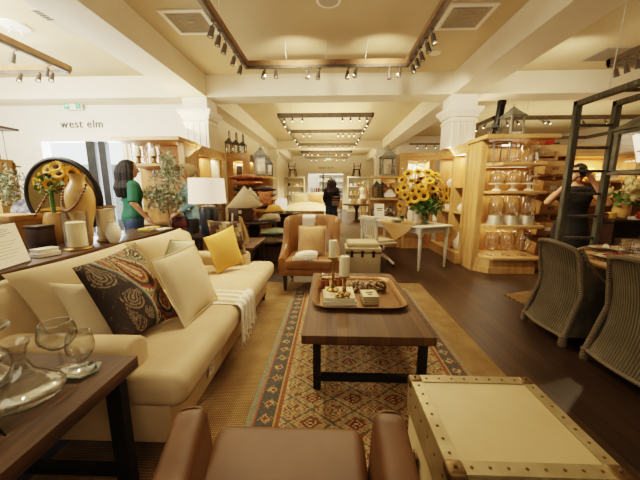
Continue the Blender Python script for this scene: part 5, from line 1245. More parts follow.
def tow(u, v):
    x = -.09+u*.19+.008*math.sin(v*5); q = (v-.45)*.9
    if q < -.07: return (x, .085-.0-.02*0, .0+q+.07-.02)
    if q > .07: return (x+.004*math.sin(u*12), -.085-(q-.07)*-.12, -.0-(q-.07)-.02)
    a = q/.07*PI/2; return (x, -.085*math.sin(a), .05*math.cos(a)-.02)
obj('cloth', MB().grid(tow, 8, 30), TOWEL, t, angle=90); obj('hem', MB().tube([tow(k/6, 1) for k in range(7)], .006, 6), CREAM, t)
t = thing('fringed_throw', 'white fringed throw bundled on seat of tan leather chair', 'blanket', (-.33, 3.87, .465), .1)
obj('cloth', MB().pillow4((-.15, -.1, .04), (.17, -.08, .05), (.17, .1, .07), (-.13, .1, .05), .1, 18, .1).ball((.08, 0, .06), .08, 12, (1.2, .9, .5)).ball((-.06, -.02, .05), .07, 12, (1.2, .9, .5)), TOWEL, t, angle=90)
m = MB()
for k in range(18): x = -.16+k*.018; m.tube([(x, -.09, .05), (x-.006, -.12, .035), (x-.01+.004*math.sin(k), -.135, .0)], .005, 5)
obj('fringe', m, TOWEL, t)['kind'] = 'stuff'
# ---------------------------------------------------------------- cream storage trunk
t = thing('storage_chest', 'small cream canvas trunk with cushioned top and dark latches', 'trunk', (.55, 4.83, .0))
obj('body', MB().bb(-.28, .28, -.22, .22, .02, .37, .008), TRUNKC, t); obj('lid', MB().bb(-.29, .29, -.23, .23, .385, .46, .01), TRUNKC, t); obj('cushion', MB().bb(-.26, .26, -.2, .2, .455, .545, .04, 4), TRUNKC, t, angle=70)
obj('band', MB().bb(-.293, .293, -.234, .234, .372, .392), BRASSD, t)
for x in (-.19, -.02, .16): obj('latch', MB().bb(x-.02, x+.02, -.245, -.228, .31, .42, .004).bb(x-.03, x+.03, -.243, -.23, .37, .40, .004), DARKW, t)
m = MB()
for k in range(8): m.ball((.265, -.222, .05+k*.042), .006, 8)
obj('nail', m, BRASSD, t)
# ---------------------------------------------------------------- white writing table (turned), swivel chair, bouquet
WC = Vector((1.40, 5.80)); wa = math.atan2(.881, -.473)
t = thing('writing_table', 'white painted table with turned legs beside oak cases', 'table', (WC.x, WC.y, 0), wa)
obj('tabletop', MB().bb(-.95, .95, -.37, .37, .745, .78, .008), WHITEP, t); obj('apron', MB().bb(-.84, .84, -.29, .29, .64, .745), WHITEP, t)
for sx in (-1, 1):
    for sy in (-1, 1):
        obj('leg', MB().bb(sx*.86-.035, sx*.86+.035, sy*.31-.035, sy*.31+.035, .62, .745).lathe([(0, 0), (.014, 0), (.022, .03), (.016, .05), (.026, .08), (.02, .1), (.03, .35), (.034, .54), (.024, .57), (.036, .59), (.03, .62), (0, .62)], 18, Matrix.Translation((sx*.86, sy*.31, 0))), WHITEP, t)
WM = Matrix.Translation((WC.x, WC.y, .781)) @ Matrix.Rotation(wa, 4, 'Z')
def onw(u, v, z=0): return WM @ Vector((u, v, z))
t = thing('table_runner', 'tan burlap cloth with pointed corner hanging over white table', 'cloth', onw(0, 0)); t.rotation_euler[2] = wa
def run(u, v):
    a = -.62+u*.9; b = (v-.5)*.62; e = .375
    q = Vector((a, 0, .003)); w = .02+v*(1.0-abs(u-.5)*1.4)*.62
    yy = -.25+w
    if yy > e: return (a, e+.008, .003-(yy-e))
    return (a, yy, .004)
def run(u, v):
    a = -.7+u*.85; w = v*(.62+.30*(1-abs(u-.45)/.55)); yy = -.22+w
    return (a, min(yy, .378)+(.004 if yy > .378 else 0), .004-max(0, yy-.378))
obj('cloth', MB().grid(run, 24, 30), LINEN, t, angle=90); obj('hem', MB().tube([run(k/24, 1) for k in range(25)], .004, 5), LINEN, t)
# swivel chair
t = thing('swivel_chair', 'white slat back wooden swivel chair at white table', 'chair', (.93, 5.30, 0), -1.15)
obj('seat', MB().bb(-.22, .22, -.2, .22, .42, .46, .018, 3), WHITEP, t); obj('seat_pad', MB().bb(-.19, .19, -.17, .19, .46, .50, .02, 3), CREAM, t)
obj('post', MB().cyl((0, 0, .2), .03, .22, .035, 14), DARKW, t)
for k in range(4):
    a = k*PI/2+.4; obj('base_leg', MB().tube([(0, 0, .22), (.14*math.cos(a), .14*math.sin(a), .17), (.3*math.cos(a), .3*math.sin(a), .08)], [.035, .03, .022], 8), WHITEP, t); obj('caster', MB().ball((.3*math.cos(a), .3*math.sin(a), .035), .034, 10, (1, .6, 1)), DARKW, t)
bk = lambda x, z: (x, -.19-(z-.46)*.14, z)
for x in (-.2, .2): obj('back_post', MB().tube([bk(x, .44), bk(x*1.02, .7), bk(x*1.04, .93)], [.02, .022, .02], 10), WHITEP, t)
obj('top_rail', MB().bar(bk(-.23, .90), bk(.23, .90), .13, .03), WHITEP, t); obj('lower_rail', MB().bar(bk(-.2, .54), bk(.2, .54), .05, .022), WHITEP, t)
for k in range(5): x = -.13+k*.065; obj('slat', MB().bar(bk(x, .54), bk(x, .86), .03, .012), WHITEP, t)
# table contents
q = onw(-.62, 0); 
p = onz(379, 219, .781)
t = thing('tent_sign', 'white printed card standing on white table behind swivel chair', 'sign', (p.x, p.y, .784), .15); t.scale = (1.25, 1.25, 1.3); obj('card', MB().box((0, 0, .12), (.17, .008, .24), .001, (-.22, 0, 0)), PAPER, t); obj('print', MB().box((0, -.01, .165), (.10, .004, .014), 0, (-.22, 0, 0)).box((0, -.004, .13), (.08, .004, .01), 0, (-.22, 0, 0)).box((0, .012, .05), (.03, .004, .03), 0, (-.22, 0, 0)), INK, t); obj('prop', MB().bar((0, .05, .14), (0, .12, 0), .05, .006), PAPER, t)
vb = onz(425, 224, .781); vb = Vector((1.63, 5.22, .784))
bq = ony(425, 220, 5.25); vx, vy = bq.x, 5.25
t = thing('flower_vase', 'large clear glass vase holding sunflower bouquet on white table', 'vase', (vx, vy, .784)); obj('body', MB().lathe([(0, 0), (.075, 0), (.08, .02), (.085, .26), (.1, .33), (.096, .33), (.08, .25), (.076, .02), (0, .01)], 28), GLASSB, t); obj('water', MB().lathe([(0, .012), (.074, .014), (.078, .2), (0, .2)], 24), GLASSG, t)
m = MB()
for k in range(14): a = k*.9; m.tube([(.03*math.cos(a), .03*math.sin(a), .02), (-.04*math.cos(a), -.04*math.sin(a), .33)], .006, 5)
obj('stems', m, LEAFD, t)
sf = thing('sunflower', 'yellow sunflower with dark centre in bouquet on white table', 'flower', (0, 0, 0), group='sunflowers in the bouquet on white table'); sunflower_parts(sf, .16, .098)
spots = [(405, 195), (404, 188), (413, 191), (422, 187), (415, 198), (424, 196), (433, 189), (438, 198), (446, 198), (430, 181), (421, 179), (412, 181), (402, 180), (440, 190), (432, 202), (410, 204), (446, 190), (398, 190), (426, 204), (439, 181), (408, 174), (418, 172), (428, 173), (400, 206), (436, 175), (442, 204), (417, 205), (435, 184), (408, 199), (427, 192), (418, 183), (410, 196), (419, 193), (434, 194), (428, 199), (441, 196)]
FL = []
for k, (px, py) in enumerate(spots):
    o = sf if k == 0 else dup(sf, (0, 0, 0))
    q = ony(px, py, 5.08+.05*(k % 4)+(.15 if k > 9 else 0)); o.location = q; FL.append(q); c = Vector((vx, vy, 1.25)); d = (q-c).normalized()*1.3+Vector((random.uniform(-.5, .5), -1.0, .1+random.uniform(-.5, .4))); face_dir(o, d); z_ = random.uniform(.8, 1.15); o.scale = (z_, z_, z_)
t = thing('bouquet_foliage', 'green leaves of sunflower bouquet on white table', 'foliage', (vx, vy, 1.12))
L = MB(); leafy(150, (0, .02, .04), .28, .13, LEAFD, (1, .6, .5), L, .5); leafy(70, (0, -.05, -.03), .2, .13, LEAFD, (1, .6, .5), L, .6, .6); obj('leaves', L, LEAFD, t); m = MB()
for q in FL: g_ = q-Vector((vx, vy, 1.12)); m.tube([(g_.x*.05, g_.y*.05, -.05), (g_.x*.35, g_.y*.4+.03, g_.z*.55), g_+Vector((0, .06, -.02))], .005, 5)
obj('stems', m, LEAFD, t); t['kind'] = 'stuff' if False else 'thing'
del t['kind']
wf = ony(414, 172, 5.75)
t = thing('white_flowers', 'spray of small white flowers rising behind sunflowers', 'flowers', (wf.x, 5.75, .784))
L = MB(); g = MB()
for k in range(60):
    px, py = random.uniform(402, 432), random.uniform(160, 180); q = ony(px, py, 5.75+random.uniform(-.08, .08))-Vector((wf.x, 5.75, .784)); L.ball(q, random.uniform(.012, .026), 6, (1, 1, .6)); 
    if k % 2: g.tube([(0, 0, .3), q*.6+Vector((0, 0, .25)), q], .003, 4)
obj('blossoms', L, WFLOW, t); obj('stems', g, LEAF, t); obj('pitcher', MB().lathe([(0, 0), (.07, 0), (.085, .1), (.07, .28), (.09, .36), (.08, .36), (.06, .28), (0, .27)], 22), CERAM, t)
q = ony(416.5, 216, 5.45)
t = thing('white_vase', 'tall white flared vase just left of glass sunflower vase', 'vase', (q.x, 5.42, .784)); obj('body', MB().lathe([(0, 0), (.055, 0), (.055, .02), (.05, .12), (.07, .3), (.062, .3), (.04, .12), (0, .05)], 22), CERAM, t); obj('foot', MB().lathe([(0, 0), (.062, 0), (.06, .012), (0, .012)], 22), CERAM, t)
n = 0
for k, (px, py) in enumerate(((386, 219), (390, 217), (394, 218), (399, 219), (403, 218), (397, 216), (407, 219), (402, 221), (388, 215), (393, 214))):
    q = onz(px, py, .785)
    u = WM.inverted() @ Vector((q.x, q.y, .785))
    if abs(u.x) > .9 or abs(u.y) > .33: u.x = max(-.88, min(.88, u.x)); u.y = max(-.3, min(.3, u.y)); q = WM @ Vector((u.x, u.y, .004))
    if n < 6: wine_glass('wine_glass', 'clear stemmed glass among the glassware on white table', q.x, q.y, .786, bowl=.042, h=.19, group='stemmed glasses on the white table')
    else:
        t = thing('tumbler', 'short clear glass tumbler among the glassware on white table', 'glass', (q.x, q.y, .786), group='tumblers on the white table'); obj('body', MB().lathe([(0, 0), (.035, 0), (.042, .1), (.039, .1), (.032, .008), (0, .008)], 18), GLASSG, t); obj('rim', MB().tube([(.0405*math.cos(a*PI/8), .0405*math.sin(a*PI/8), .1) for a in range(16)], .002, 5, True), GLASSG, t)
    n += 1
for k in range(3):
    q = onz(397, 222.5, .785); t = thing('side_plate', ('bottom', 'middle', 'topmost')[k]+' grey green plate stacked at near side of white table', 'plate', (q.x, q.y, .786+k*.016), group='stacked plates on white table'); obj('plate', MB().lathe([(0, 0), (.06, 0), (.1, .012), (.1, .016), (.06, .006), (0, .006)], 24), MINT if k else CERAM, t); obj('rim', MB().tube([(.1*math.cos(a*PI/10), .1*math.sin(a*PI/10), .014) for a in range(20)], .002, 5, True), MINT, t)
# ================================================================ FAR AISLE
t = thing('nightstand', 'dark nightstand beyond the pillows carrying small lamp', 'nightstand', (-1.22, 7.9, 0)); obj('case', MB().bb(-.3, .3, -.22, .22, .06, .72), DARKW, t); obj('tabletop', MB().bb(-.33, .33, -.25, .25, .72, .76, .006), DARKW, t)
for z in (.14, .42): d = obj('drawer', MB().bb(-.26, .26, -.235, -.22, z, z+.24, .004), DARKW, t); obj('knob', MB().ball((0, -.245, z+.12), .016, 8), BRASS, d)
for x in (-.26, .26):
    for y in (-.18, .18): obj('leg', MB().bb(x-.025, x+.025, y-.025, y+.025, 0, .07), DARKW, t)
t = thing('table_lamp', 'small lamp with cream square shade on dark nightstand', 'lamp', (-1.32, 7.9, .76)); obj('base', MB().lathe([(0, 0), (.06, 0), (.07, .03), (.03, .06), (.02, .14), (0, .14)], 18), BRASS, t); obj('lamp_shade', MB().lathe([(.17, .12), (.15, .38), (.147, .38), (.166, .12)], 30), SHADES, t)
o = obj('book', MB().bb(-.09, .09, -.12, .12, 0, .06, .004), MINT, None, (-1.08, 7.85, .76), (0, 0, .1)); tag(o, 'sage green book lying beside small lamp on dark nightstand', 'book')
# tall dark post left of nightstand
t = thing('dark_cabinet', 'tall narrow dark cabinet behind pillows beyond pedestal table', 'cabinet', (-1.75, 8.0, 0)); obj('case', MB().bb(-.14, .14, -.2, .2, 0, 1.5, .006), DARKW, t); obj('top', MB().bb(-.16, .16, -.22, .22, 1.5, 1.53), DARKW, t)
t = thing('bed', 'bed heaped with cream quilts in far left aisle', 'bed', (-.92, 11.6, 0)); obj('frame', MB().bb(-.72, .72, -1.05, 1.05, .1, .42), WHITEP, t); obj('headboard', MB().bb(-.75, .75, 1.05, 1.12, 0, 1.25, .02), WHITEP, t); obj('mattress', MB().bb(-.7, .7, -1.03, 1.03, .42, .66, .05, 3), CREAM, t)
obj('quilt', MB().pillow4((-.82, -1.12, .62), (.8, -1.12, .62), (.78, .5, .75), (-.8, .5, .75), .42, 20, .02), CREAM, t, angle=80)
for x in (-.66, .66):
    for y in (-1, 1): obj('leg', MB().bb(x-.04, x+.04, y-.04, y+.04, 0, .12), WHITEP, t)
def whp(label, x, y, z, m, w=.6): pillow('throw_pillow', label, ((x-w/2, y, z), (x+w/2, y, z), (x+w/2, y+.18, z+.42), (x-w/2, y+.18, z+.42)), .18, m, 'pillows on the far bed')
whp('left cream pillow against headboard of far bed', -1.25, 12.3, .78, CREAM); whp('right tan pillow against headboard of far bed', -.6, 12.3, .78, BEIGE)
def white_cab(label, x, y, w, h, shelves=True, m=WHITEP, d=.45, lit=True):
    t = thing('display_cabinet', label, 'cabinet', (x, y, 0)); a = w/2
    obj('side_panel', MB().bb(-a, -a+.04, -d/2, d/2, 0, h), m, t); obj('side_panel', MB().bb(a-.04, a, -d/2, d/2, 0, h), m, t)
    obj('back_panel', MB().bb(-a, a, d/2, d/2+.02, 0, h), m, t); obj('top_board', MB().bb(-a-.03, a+.03, -d/2-.03, d/2+.02, h-.06, h), m, t)
    n = max(2, int(h/.45))
    for k in range(n): obj('shelf', MB().bb(-a+.04, a-.04, -d/2, d/2, k*(h-.1)/n, k*(h-.1)/n+.03), m, t)
    return t, [k*(h-.1)/n+.03 for k in range(n)]
random.seed(21)
def fill(x, y, w, zs, what, base_i=1):
    k = 0
    for i, z in enumerate(zs[base_i:]):
        for j in range(int(w/.26)):
            r = random.random(); px = x-w/2+.17+j*.26; k += 1
            mm = random.choice((CERAM, TANC, GALV, CREAM, COPPER, DARKP, BLUEW, MINT))
            row = ('lowest filled', 'second filled', 'third filled', 'fourth filled', 'fifth filled')[min(i, 4)]
            posn = ('first', 'second', 'third', 'fourth', 'fifth', 'sixth', 'seventh', 'eighth', 'ninth')[min(j, 8)]
            lab = f'small homeware piece, {posn} from left on {row} shelf of {what}'
            if r < .5: vase(lab, px, y-.05, z, [(.05, 0), (.075, .06), (.06, .15), (.04, .2), (.05, .22)], mm)['group'] = 'homewares on far shelves'
            else:
                o = obj('storage_box', MB().bb(-.09, .09, -.1, .1, 0, .14+.1*random.random(), .01).bb(-.095, .095, -.105, .105, .1, .12), mm, None, (px, y-.03, z)); tag(o, lab, 'box', 'homewares on far shelves')
for lab, x, y, w, h in (('white lit shelf unit on far left wall, nearest of its row', -2.55, 9.4, .55, 1.9), ('white lit shelf unit behind far bed on left wall', -2.55, 14.3, .55, 2.0)):
    pass
t, zs = white_cab('white cabinet left of the far doorway under black stools', -2.2, 18.6, 1.2, 2.15); fill(-2.2, 18.6, 1.1, zs, 'far cabinet left of doorway')
t, zs = white_cab('white cabinet right of the far doorway under black stools', 1.75, 18.6, 1.3, 2.15); fill(1.75, 18.6, 1.2, zs, 'far cabinet right of doorway')
# wall shelves along the far left wall (front faces +x)
for i, (y, h) in enumerate(((9.0, 2.0), (10.6, 1.9), (12.6, 1.9))):
    lab = ('nearest white shelf unit along left corridor wall', 'second white shelf unit along left corridor wall', 'third white shelf unit along left corridor wall')[i]
    t, zs = white_cab(lab, 0, 0, 1.3, h, d=.36); t.location = (-2.66, y, 0); t.rotation_euler[2] = PI/2
    for j, z in enumerate(zs[2:]):
        for k in range(3):
            vase(f'small ware, {("nearest", "middle", "farthest")[k]} on shelf {("one", "two", "three")[j]} up of {lab}', -2.6, y-.42+k*.4, z, [(.05, 0), (.085, .08), (.06, .18), (.05, .22)], random.choice((CERAM, TANC, ZINC, MINT)))['group'] = 'wares on corridor shelves'
def stool(label, x, y, z):
    t = thing('stool', label, 'chair', (x, y, z), random.uniform(-.4, .4)); obj('seat', MB().bb(-.2, .2, -.2, .2, .42, .46, .01), BLACK, t)
    for sx in (-1, 1):
        for sy in (-1, 1): obj('leg', MB().bar((sx*.22, sy*.22, 0), (sx*.16, sy*.16, .42), .04), BLACK, t)
    obj('back_post', MB().bar((-.18, .18, .45), (-.22, .22, .85), .04), BLACK, t); obj('back_post', MB().bar((.18, .18, .45), (.22, .22, .85), .04), BLACK, t); obj('back_rail', MB().bar((-.22, .2, .66), (.22, .2, .66), .05, .03), BLACK, t)
stool('dark wooden chair standing on top of white cabinet left of far doorway', -2.35, 18.6, 2.15); stool('dark wooden chair standing on top of white cabinet right of far doorway', 1.65, 18.6, 2.15)
# beyond the doorway
t, zs = white_cab('white shelf wall seen through the far doorway', .25, 24.6, 2.4, 2.6, d=.5); fill(.25, 24.55, 2.2, zs, 'shelf wall through doorway')
t = thing('rack', 'clothes rail with pink and pale garments seen through far doorway left', 'rack', (-1.0, 21.5, 0)); obj('rail', MB().tube([(-.4, 0, 0), (-.4, 0, 1.5), (.4, 0, 1.5), (.4, 0, 0)], .02, 6), BLACK, t)
for k in range(5): obj('garment', MB().box((-.3+k*.15, 0, 1.05), (.09, .34, .85), .03), random.choice((REDC, CLWHT, JEANS, PALEG, CREAM)), t)
# dining furniture silhouettes in far right aisle
t = thing('far_table', 'dark round table with turned base in far aisle right of the backpack', 'table', (1.15, 12.6, 0)); obj('tabletop', MB().cyl((0, 0, .72), .6, .05, None, 30), DARKW, t); obj('pedestal', MB().lathe([(0, 0), (.3, 0), (.08, .1), (.06, .5), (.15, .72), (0, .72)], 18), DARKW, t); t.name = 'round_table'
for k, (x, y, r) in enumerate(((.22, 12.2, .4), (2.02, 13.3, -.6))):
    t = thing('dining_chair', ('left', 'right')[k]+' pale dining chair at dark round table in far aisle', 'chair', (x, y, 0), r); obj('seat', MB().bb(-.22, .22, -.22, .22, .43, .48, .01), TRWOOD, t); obj('backrest', MB().bb(-.22, .22, -.22, -.18, .6, .95, .01), TRWOOD, t)
    for sx in (-1, 1):
        for sy in (-1, 1): obj('leg', MB().bb(sx*.19-.02, sx*.19+.02, sy*.19-.02, sy*.19+.02, 0, .43 if sy > 0 else .62), TRWOOD, t)
for k in range(4):
    vase(('leftmost', 'second', 'third', 'rightmost')[k]+' stoneware jar in row on dark round table in far aisle', .85+k*.2, 12.5, .77, [(.05, 0), (.08, .08), (.06, .18), (.05, .22)], random.choice((TANC, CERAM, COPPER)))['group'] = 'jars on far round table'
for k, y in enumerate((9.6, 11.6)):
    t = thing('display_shelf', ('nearer', 'farther')[k]+' tall oak case along the right of far aisle', 'shelf', (2.35, y, 0)); obj('back_panel', MB().bb(.2, .24, -.8, .8, 0, 2.2), OAKB, t); obj('header', MB().bb(-.25, .24, -.8, .8, 2.02, 2.2), OAKH, t)
    for yy in (-.8, -.03, .74): obj('upright', MB().bb(-.25, .2, yy, yy+.06, 0, 2.02), OAK, t)
    for z in (.2, .7, 1.2, 1.65): obj('shelf', MB().bb(-.25, .2, -.74, .74, z-.03, z), OAKH, t)
# ================================================================ DINING AREA ON THE RIGHT
def wicker_chair(label, x, y, rz):
    t = thing('wicker_chair', label, 'chair', (x, y, 0), rz, group='grey wicker dining chairs')
    def bp(u, v, off=0):      # u across -1..1 , v height 0..1 ; back faces -x
        h = .09+v*.83-.05*v*u*u; w = .275-.03*v+.0*u
        xx = -.035+.09*math.sin(PI*min(1, v**.9))+.10*(u*u)*(.35+.4*v)
        return (xx+off, u*w, h)
    R = []
    mb = MB().grid(lambda a, b: bp(2*a-1, b), 16, 18).grid(lambda a, b: bp(1-2*a, b, .03), 16, 18); obj('backrest', mb, WICK, t, angle=80)
    for s in (-1, 1):
        def side(a, b, s=s):
            e = bp(s, .5); top = .92-.42*min(1, (a*1.25))**.75 if a < .8 else .50
            top = .90-(.40)*min(1, a/.6)**.6
            xb = bp(s, min(1, max(0, (.09+b*(top-.09)-.09)/.83)))[0]
            return (xb+(.56-xb)*a, s*(.275+.012*math.sin(PI*a)-.02*b), .09+b*(top-.09))
        obj('side_panel', MB().grid(side, 18, 14), WICK, t, angle=80)
        obj('arm_rim', MB().tube([side(k/14, 1) for k in range(15)], .018, 8), WICKR, t)
    obj('front_panel', MB().grid(lambda a, b: (.56, -.275+.55*a, .09+.33*b), 8, 8), WICK, t)
    obj('seat', MB().bb(.18, .58, -.24, .24, .40, .44, .015), WICK, t); obj('seat_cushion', MB().bb(.20, .56, -.22, .22, .44, .50, .025, 3), CREAM, t)
    obj('top_rim', MB().tube([bp(-1, .0), bp(-1, .5), bp(-1, .93), bp(-.93, .985)]+[bp(-.85+1.7*k/12, 1) for k in range(13)]+[bp(.93, .985), bp(1, .93), bp(1, .5), bp(1, 0)], .021, 8), WICKR, t)
    obj('bottom_rim', MB().tube([bp(-1+2*k/10, 0) for k in range(11)], .016, 8), WICKR, t)
    for (a, b) in ((-.02, -.27), (-.02, .27), (.53, -.25), (.53, .25)): obj('foot', MB().lathe([(0, 0), (.03, 0), (.036, .03), (.03, .06), (.034, .10), (0, .11)], 14, Matrix.Translation((a+.02, b, 0))), WICKR, t)
wicker_chair('grey wicker dining chair farther from camera, its back to aisle', 2.11, 2.76, -.03)
wicker_chair('grey wicker dining chair nearest camera, cut by right edge', 2.13, 2.02, -.0)
t = thing('dining_table', 'round dark dining table with pale top behind wicker chairs', 'table', (3.22, 2.55, .012)); 
obj('tabletop', MB().lathe([(0, .70), (.84, .70), (.86, .715), (.86, .735), (.84, .745), (0, .745)], 48), mat('pale_table_top', '#b08a56', '#c39d68', .5, scale=5), t); obj('pedestal', MB().lathe([(0, 0), (.4, 0), (.38, .05), (.12, .12), (.1, .5), (.25, .70), (0, .70)], 28), DARKW, t)
DZ = .758
def setting(k, x, y, l, nap):
    t = thing('placemat', f'round woven placemat {l}', 'placemat', (x, y, DZ), group='placemats'); obj('mat', MB().cyl((0, 0, 0), .19, .006, None, 30), JUTE, t); obj('edge', MB().tube([(.19*math.cos(a*PI/14), .19*math.sin(a*PI/14), .004) for a in range(28)], .005, 5, True), JUTE, t)
    t = thing('dinner_plate', f'cream dinner plate {l}', 'plate', (x, y, DZ+.007), group='dinner plates'); obj('plate', MB().lathe([(0, 0), (.09, 0), (.145, .014), (.145, .018), (.09, .007), (0, .006)], 30), CERAM, t); obj('rim', MB().tube([(.145*math.cos(a*PI/12), .145*math.sin(a*PI/12), .017) for a in range(24)], .003, 5, True), BRASSD, t)
    t = thing('salad_plate', f'patterned salad plate {l}', 'plate', (x, y, DZ+.022), group='salad plates'); obj('plate', MB().lathe([(0, 0), (.06, 0), (.1, .012), (.1, .015), (.06, .006), (0, .006)], 26), nap[1], t); obj('rim', MB().tube([(.1*math.cos(a*PI/10), .1*math.sin(a*PI/10), .0145) for a in range(20)], .0025, 5, True), CERAM, t)
    t = thing('napkin', f'{nap[0]} napkin on plate {l}', 'napkin', (x, y, DZ+.04), .4*k, group='napkins on plates'); obj('cloth', MB().pillow4((-.10, -.035, 0), (.10, -.04, 0), (.1, .04, 0), (-.1, .035, 0), .05, 12, .25), nap[2], t); obj('ring', MB().tube([(.0, .03*math.cos(a*PI/6), .03*math.sin(a*PI/6)) for a in range(12)], .006, 6, True), BRASSD, t)
setting(0, 2.63, 2.70, 'before the farther wicker chair', ('red', CERAM, REDC)); setting(1, 2.62, 2.2, 'before the nearer wicker chair', ('rust', MAROON, RUSTP)); setting(2, 2.93, 3.12, 'on far side of dining table', ('white', RUSTP, TOWEL)); setting(3, 3.38, 3.14, 'on far right side of dining table', ('cream', BLUEW, CREAM))
for k, (x, y) in enumerate(((2.84, 2.84), (3.0, 2.86), (2.88, 2.62), (3.15, 3.14))):
    t = thing('tumbler', ('clear tumbler left of centre on dining table', 'clear tumbler at centre of dining table', 'clear tumbler near front on dining table', 'clear tumbler at far right on dining table')[k], 'glass', (x, y, DZ), group='tumblers on dining table'); obj('body', MB().lathe([(0, 0), (.038, 0), (.046, .12), (.043, .12), (.036, .01), (0, .01)], 20), GLASSB, t); obj('rim', MB().tube([(.0445*math.cos(a*PI/8), .0445*math.sin(a*PI/8), .12) for a in range(16)], .002, 5, True), GLASSB, t)
t = thing('glass_box', 'square glass candle box at far side of dining table', 'candle holder', (3.12, 2.98, DZ), .2); obj('frame', MB().bb(-.07, .07, -.07, .07, 0, .01).tube([(-.07, -.07, .12), (.07, -.07, .12), (.07, .07, .12), (-.07, .07, .12)], .004, 5, True), ZINC, t); obj('glass', MB().bb(-.07, .07, -.07, -.067, .01, .12).bb(-.07, .07, .067, .07, .01, .12).bb(-.07, -.067, -.067, .067, .01, .12).bb(.067, .07, -.067, .067, .01, .12), GLASSB, t)
t = thing('potted_plant', 'broad green leaf plant at right edge of dining table', 'plant', (3.2, 2.78, DZ)); obj('pot', MB().lathe([(0, 0), (.06, 0), (.09, .1), (.095, .12), (.08, .12), (0, .1)], 20), TANC, t)
m = MB()
for k in range(13):
    a = k*2.4; r = .2+.05*math.sin(k*3); d = Vector((math.cos(a), math.sin(a), 0)); sd = Vector((-d.y, d.x, 0)); b = bmesh.new()
    P0 = Vector((0, 0, .12)); P = [P0, P0+d*r*.5+sd*.05+Vector((0, 0, .10)), P0+d*r+Vector((0, 0, .05+.03*math.sin(k))), P0+d*r*.5-sd*.05+Vector((0, 0, .10))]; b.faces.new([b.verts.new(p) for p in P]); m.take(b)
obj('leaves', m, LEAFD, t)
# overhead ladder frame
t = thing('ladder_frame', 'grey green timber ladder frame arching over the dining table', 'frame', (0, 0, 0))
y0 = 3.67; yn = .9
for x in (2.86, 3.30):
    obj('stile', MB().bb(x-.033, x+.033, y0-.03, y0+.03, 0, 2.40, .004), LADDER, t); obj('top_rail', MB().bb(x-.033, x+.033, yn, y0+.03, 2.34, 2.40, .004), LADDER, t); obj('stile', MB().bb(x-.033, x+.033, yn-.03, yn+.03, 0, 2.40, .004), LADDER, t)
for z in (.25, .52, .80, 1.07, 1.34, 1.61, 1.88, 2.13):
    for y in (y0, yn): obj('rung', MB().bb(2.89, 3.27, y-.016, y+.016, z-.016, z+.016, .004), LADDER, t)
for y in (3.2, 2.7, 2.2, 1.7, 1.3): obj('rung', MB().bb(2.89, 3.27, y-.016, y+.016, 2.354, 2.386, .004), LADDER, t)
m = MB()
for x in (2.86, 3.30):
    for y in (3.4, 3.0): m.lathe([(0, 0), (.012, 0), (0, .006)], 8, Matrix.Translation((x-.033, y, 2.37)) @ Matrix.Rotation(-PI/2, 4, 'Y'))
obj('bolt', m, ZINC, t)
obj('suspension_cable', MB().tube([(2.86, 3.30, 2.40), (2.95, 3.35, 3.6)], .005, 6), TRIMW, t)
q = ony(642, 170, 2.62)
lantern('large zinc lantern with glass sides hanging at right edge over dining table', q.x+.05, 2.62, 1.52, .36, .58, ZINC, .12, 'tall cream candle inside large hanging lantern at right edge', chain=.26)
# ---------------------------------------------------------------- right hand back shelving, crates, counter
t = thing('display_shelf', 'long oak wall case behind ladder frame on the right', 'shelf', (0, 0, 0))
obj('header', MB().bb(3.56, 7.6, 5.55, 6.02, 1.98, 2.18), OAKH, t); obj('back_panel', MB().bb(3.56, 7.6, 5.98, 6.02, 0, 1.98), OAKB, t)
for x in (3.56, 4.35, 5.5, 6.6, 7.53): obj('upright', MB().bb(x, x+.07, 5.57, 5.98, 0, 1.98), OAK, t)
for z in (.1, .62, 1.12, 1.55): obj('shelf', MB().bb(3.63, 7.53, 5.6, 5.98, z-.03, z), OAKH, t)
crs = (1.68, 1.36, 1.02, .66, .3)
t = thing('crate_rack', 'oak ladder rack holding tilted crates right of end unit', 'rack', (3.75, 5.27, 0))
for x in (-.21, .21): obj('upright', MB().bb(x-.015, x+.015, .1, .16, 0, 2.05), OAK, t)
obj('base', MB().bb(-.22, .22, -.2, .17, 0, .06), OAK, t)
for k, z in enumerate(crs):
    obj('bracket', MB().bb(-.195, .195, -.12, .13, z-.062, z-.045), OAK, t)
    t2 = thing('wooden_crate', ('topmost', 'second from top', 'third from top', 'fourth from top', 'bottom')[k]+' tilted oak crate right of glassware shelves', 'crate', (3.75, 5.24, z-.018), 0, group='tilted oak crates'); t2.rotation_euler[0] = .16
    a, b, h = .17, .14, .21
    obj('front_board', MB().bb(-a, a, -b, -b+.015, 0, h, .003), OAKH, t2); obj('back_board', MB().bb(-a, a, b-.015, b, 0, h+.03, .003), OAKH, t2); obj('end_board', MB().bb(-a, -a+.015, -b+.015, b-.015, 0, h), OAK, t2); obj('end_board', MB().bb(a-.015, a, -b+.015, b-.015, 0, h), OAK, t2); obj('bottom_board', MB().bb(-a+.015, a-.015, -b+.015, b-.015, 0, .012), OAK, t2); obj('label_card', MB().bb(-.05, .05, -b-.003, -b, .07, .13), PAPER if k % 2 else TRWOOD, t2)
t = thing('bolster_cushion', 'red bolster cushion lying on top of oak case right of end unit', 'cushion', (3.86, 5.75, 2.18), .1); obj('cover', MB().lathe([(0, -.30), (.05, -.29), (.10, -.2), (.11, 0), (.10, .2), (.05, .29), (0, .3)], 20, Matrix.Translation((0, 0, .11)) @ Matrix.Rotation(PI/2, 4, 'Y')), REDC, t, angle=80); obj('band', MB().lathe([(.112, -.16), (.116, -.05), (.112, .05)], 20, Matrix.Translation((0, 0, .11)) @ Matrix.Rotation(PI/2, 4, 'Y')), mat('salmon_cloth', '#c87a58', rough=.85), t)
random.seed(5)
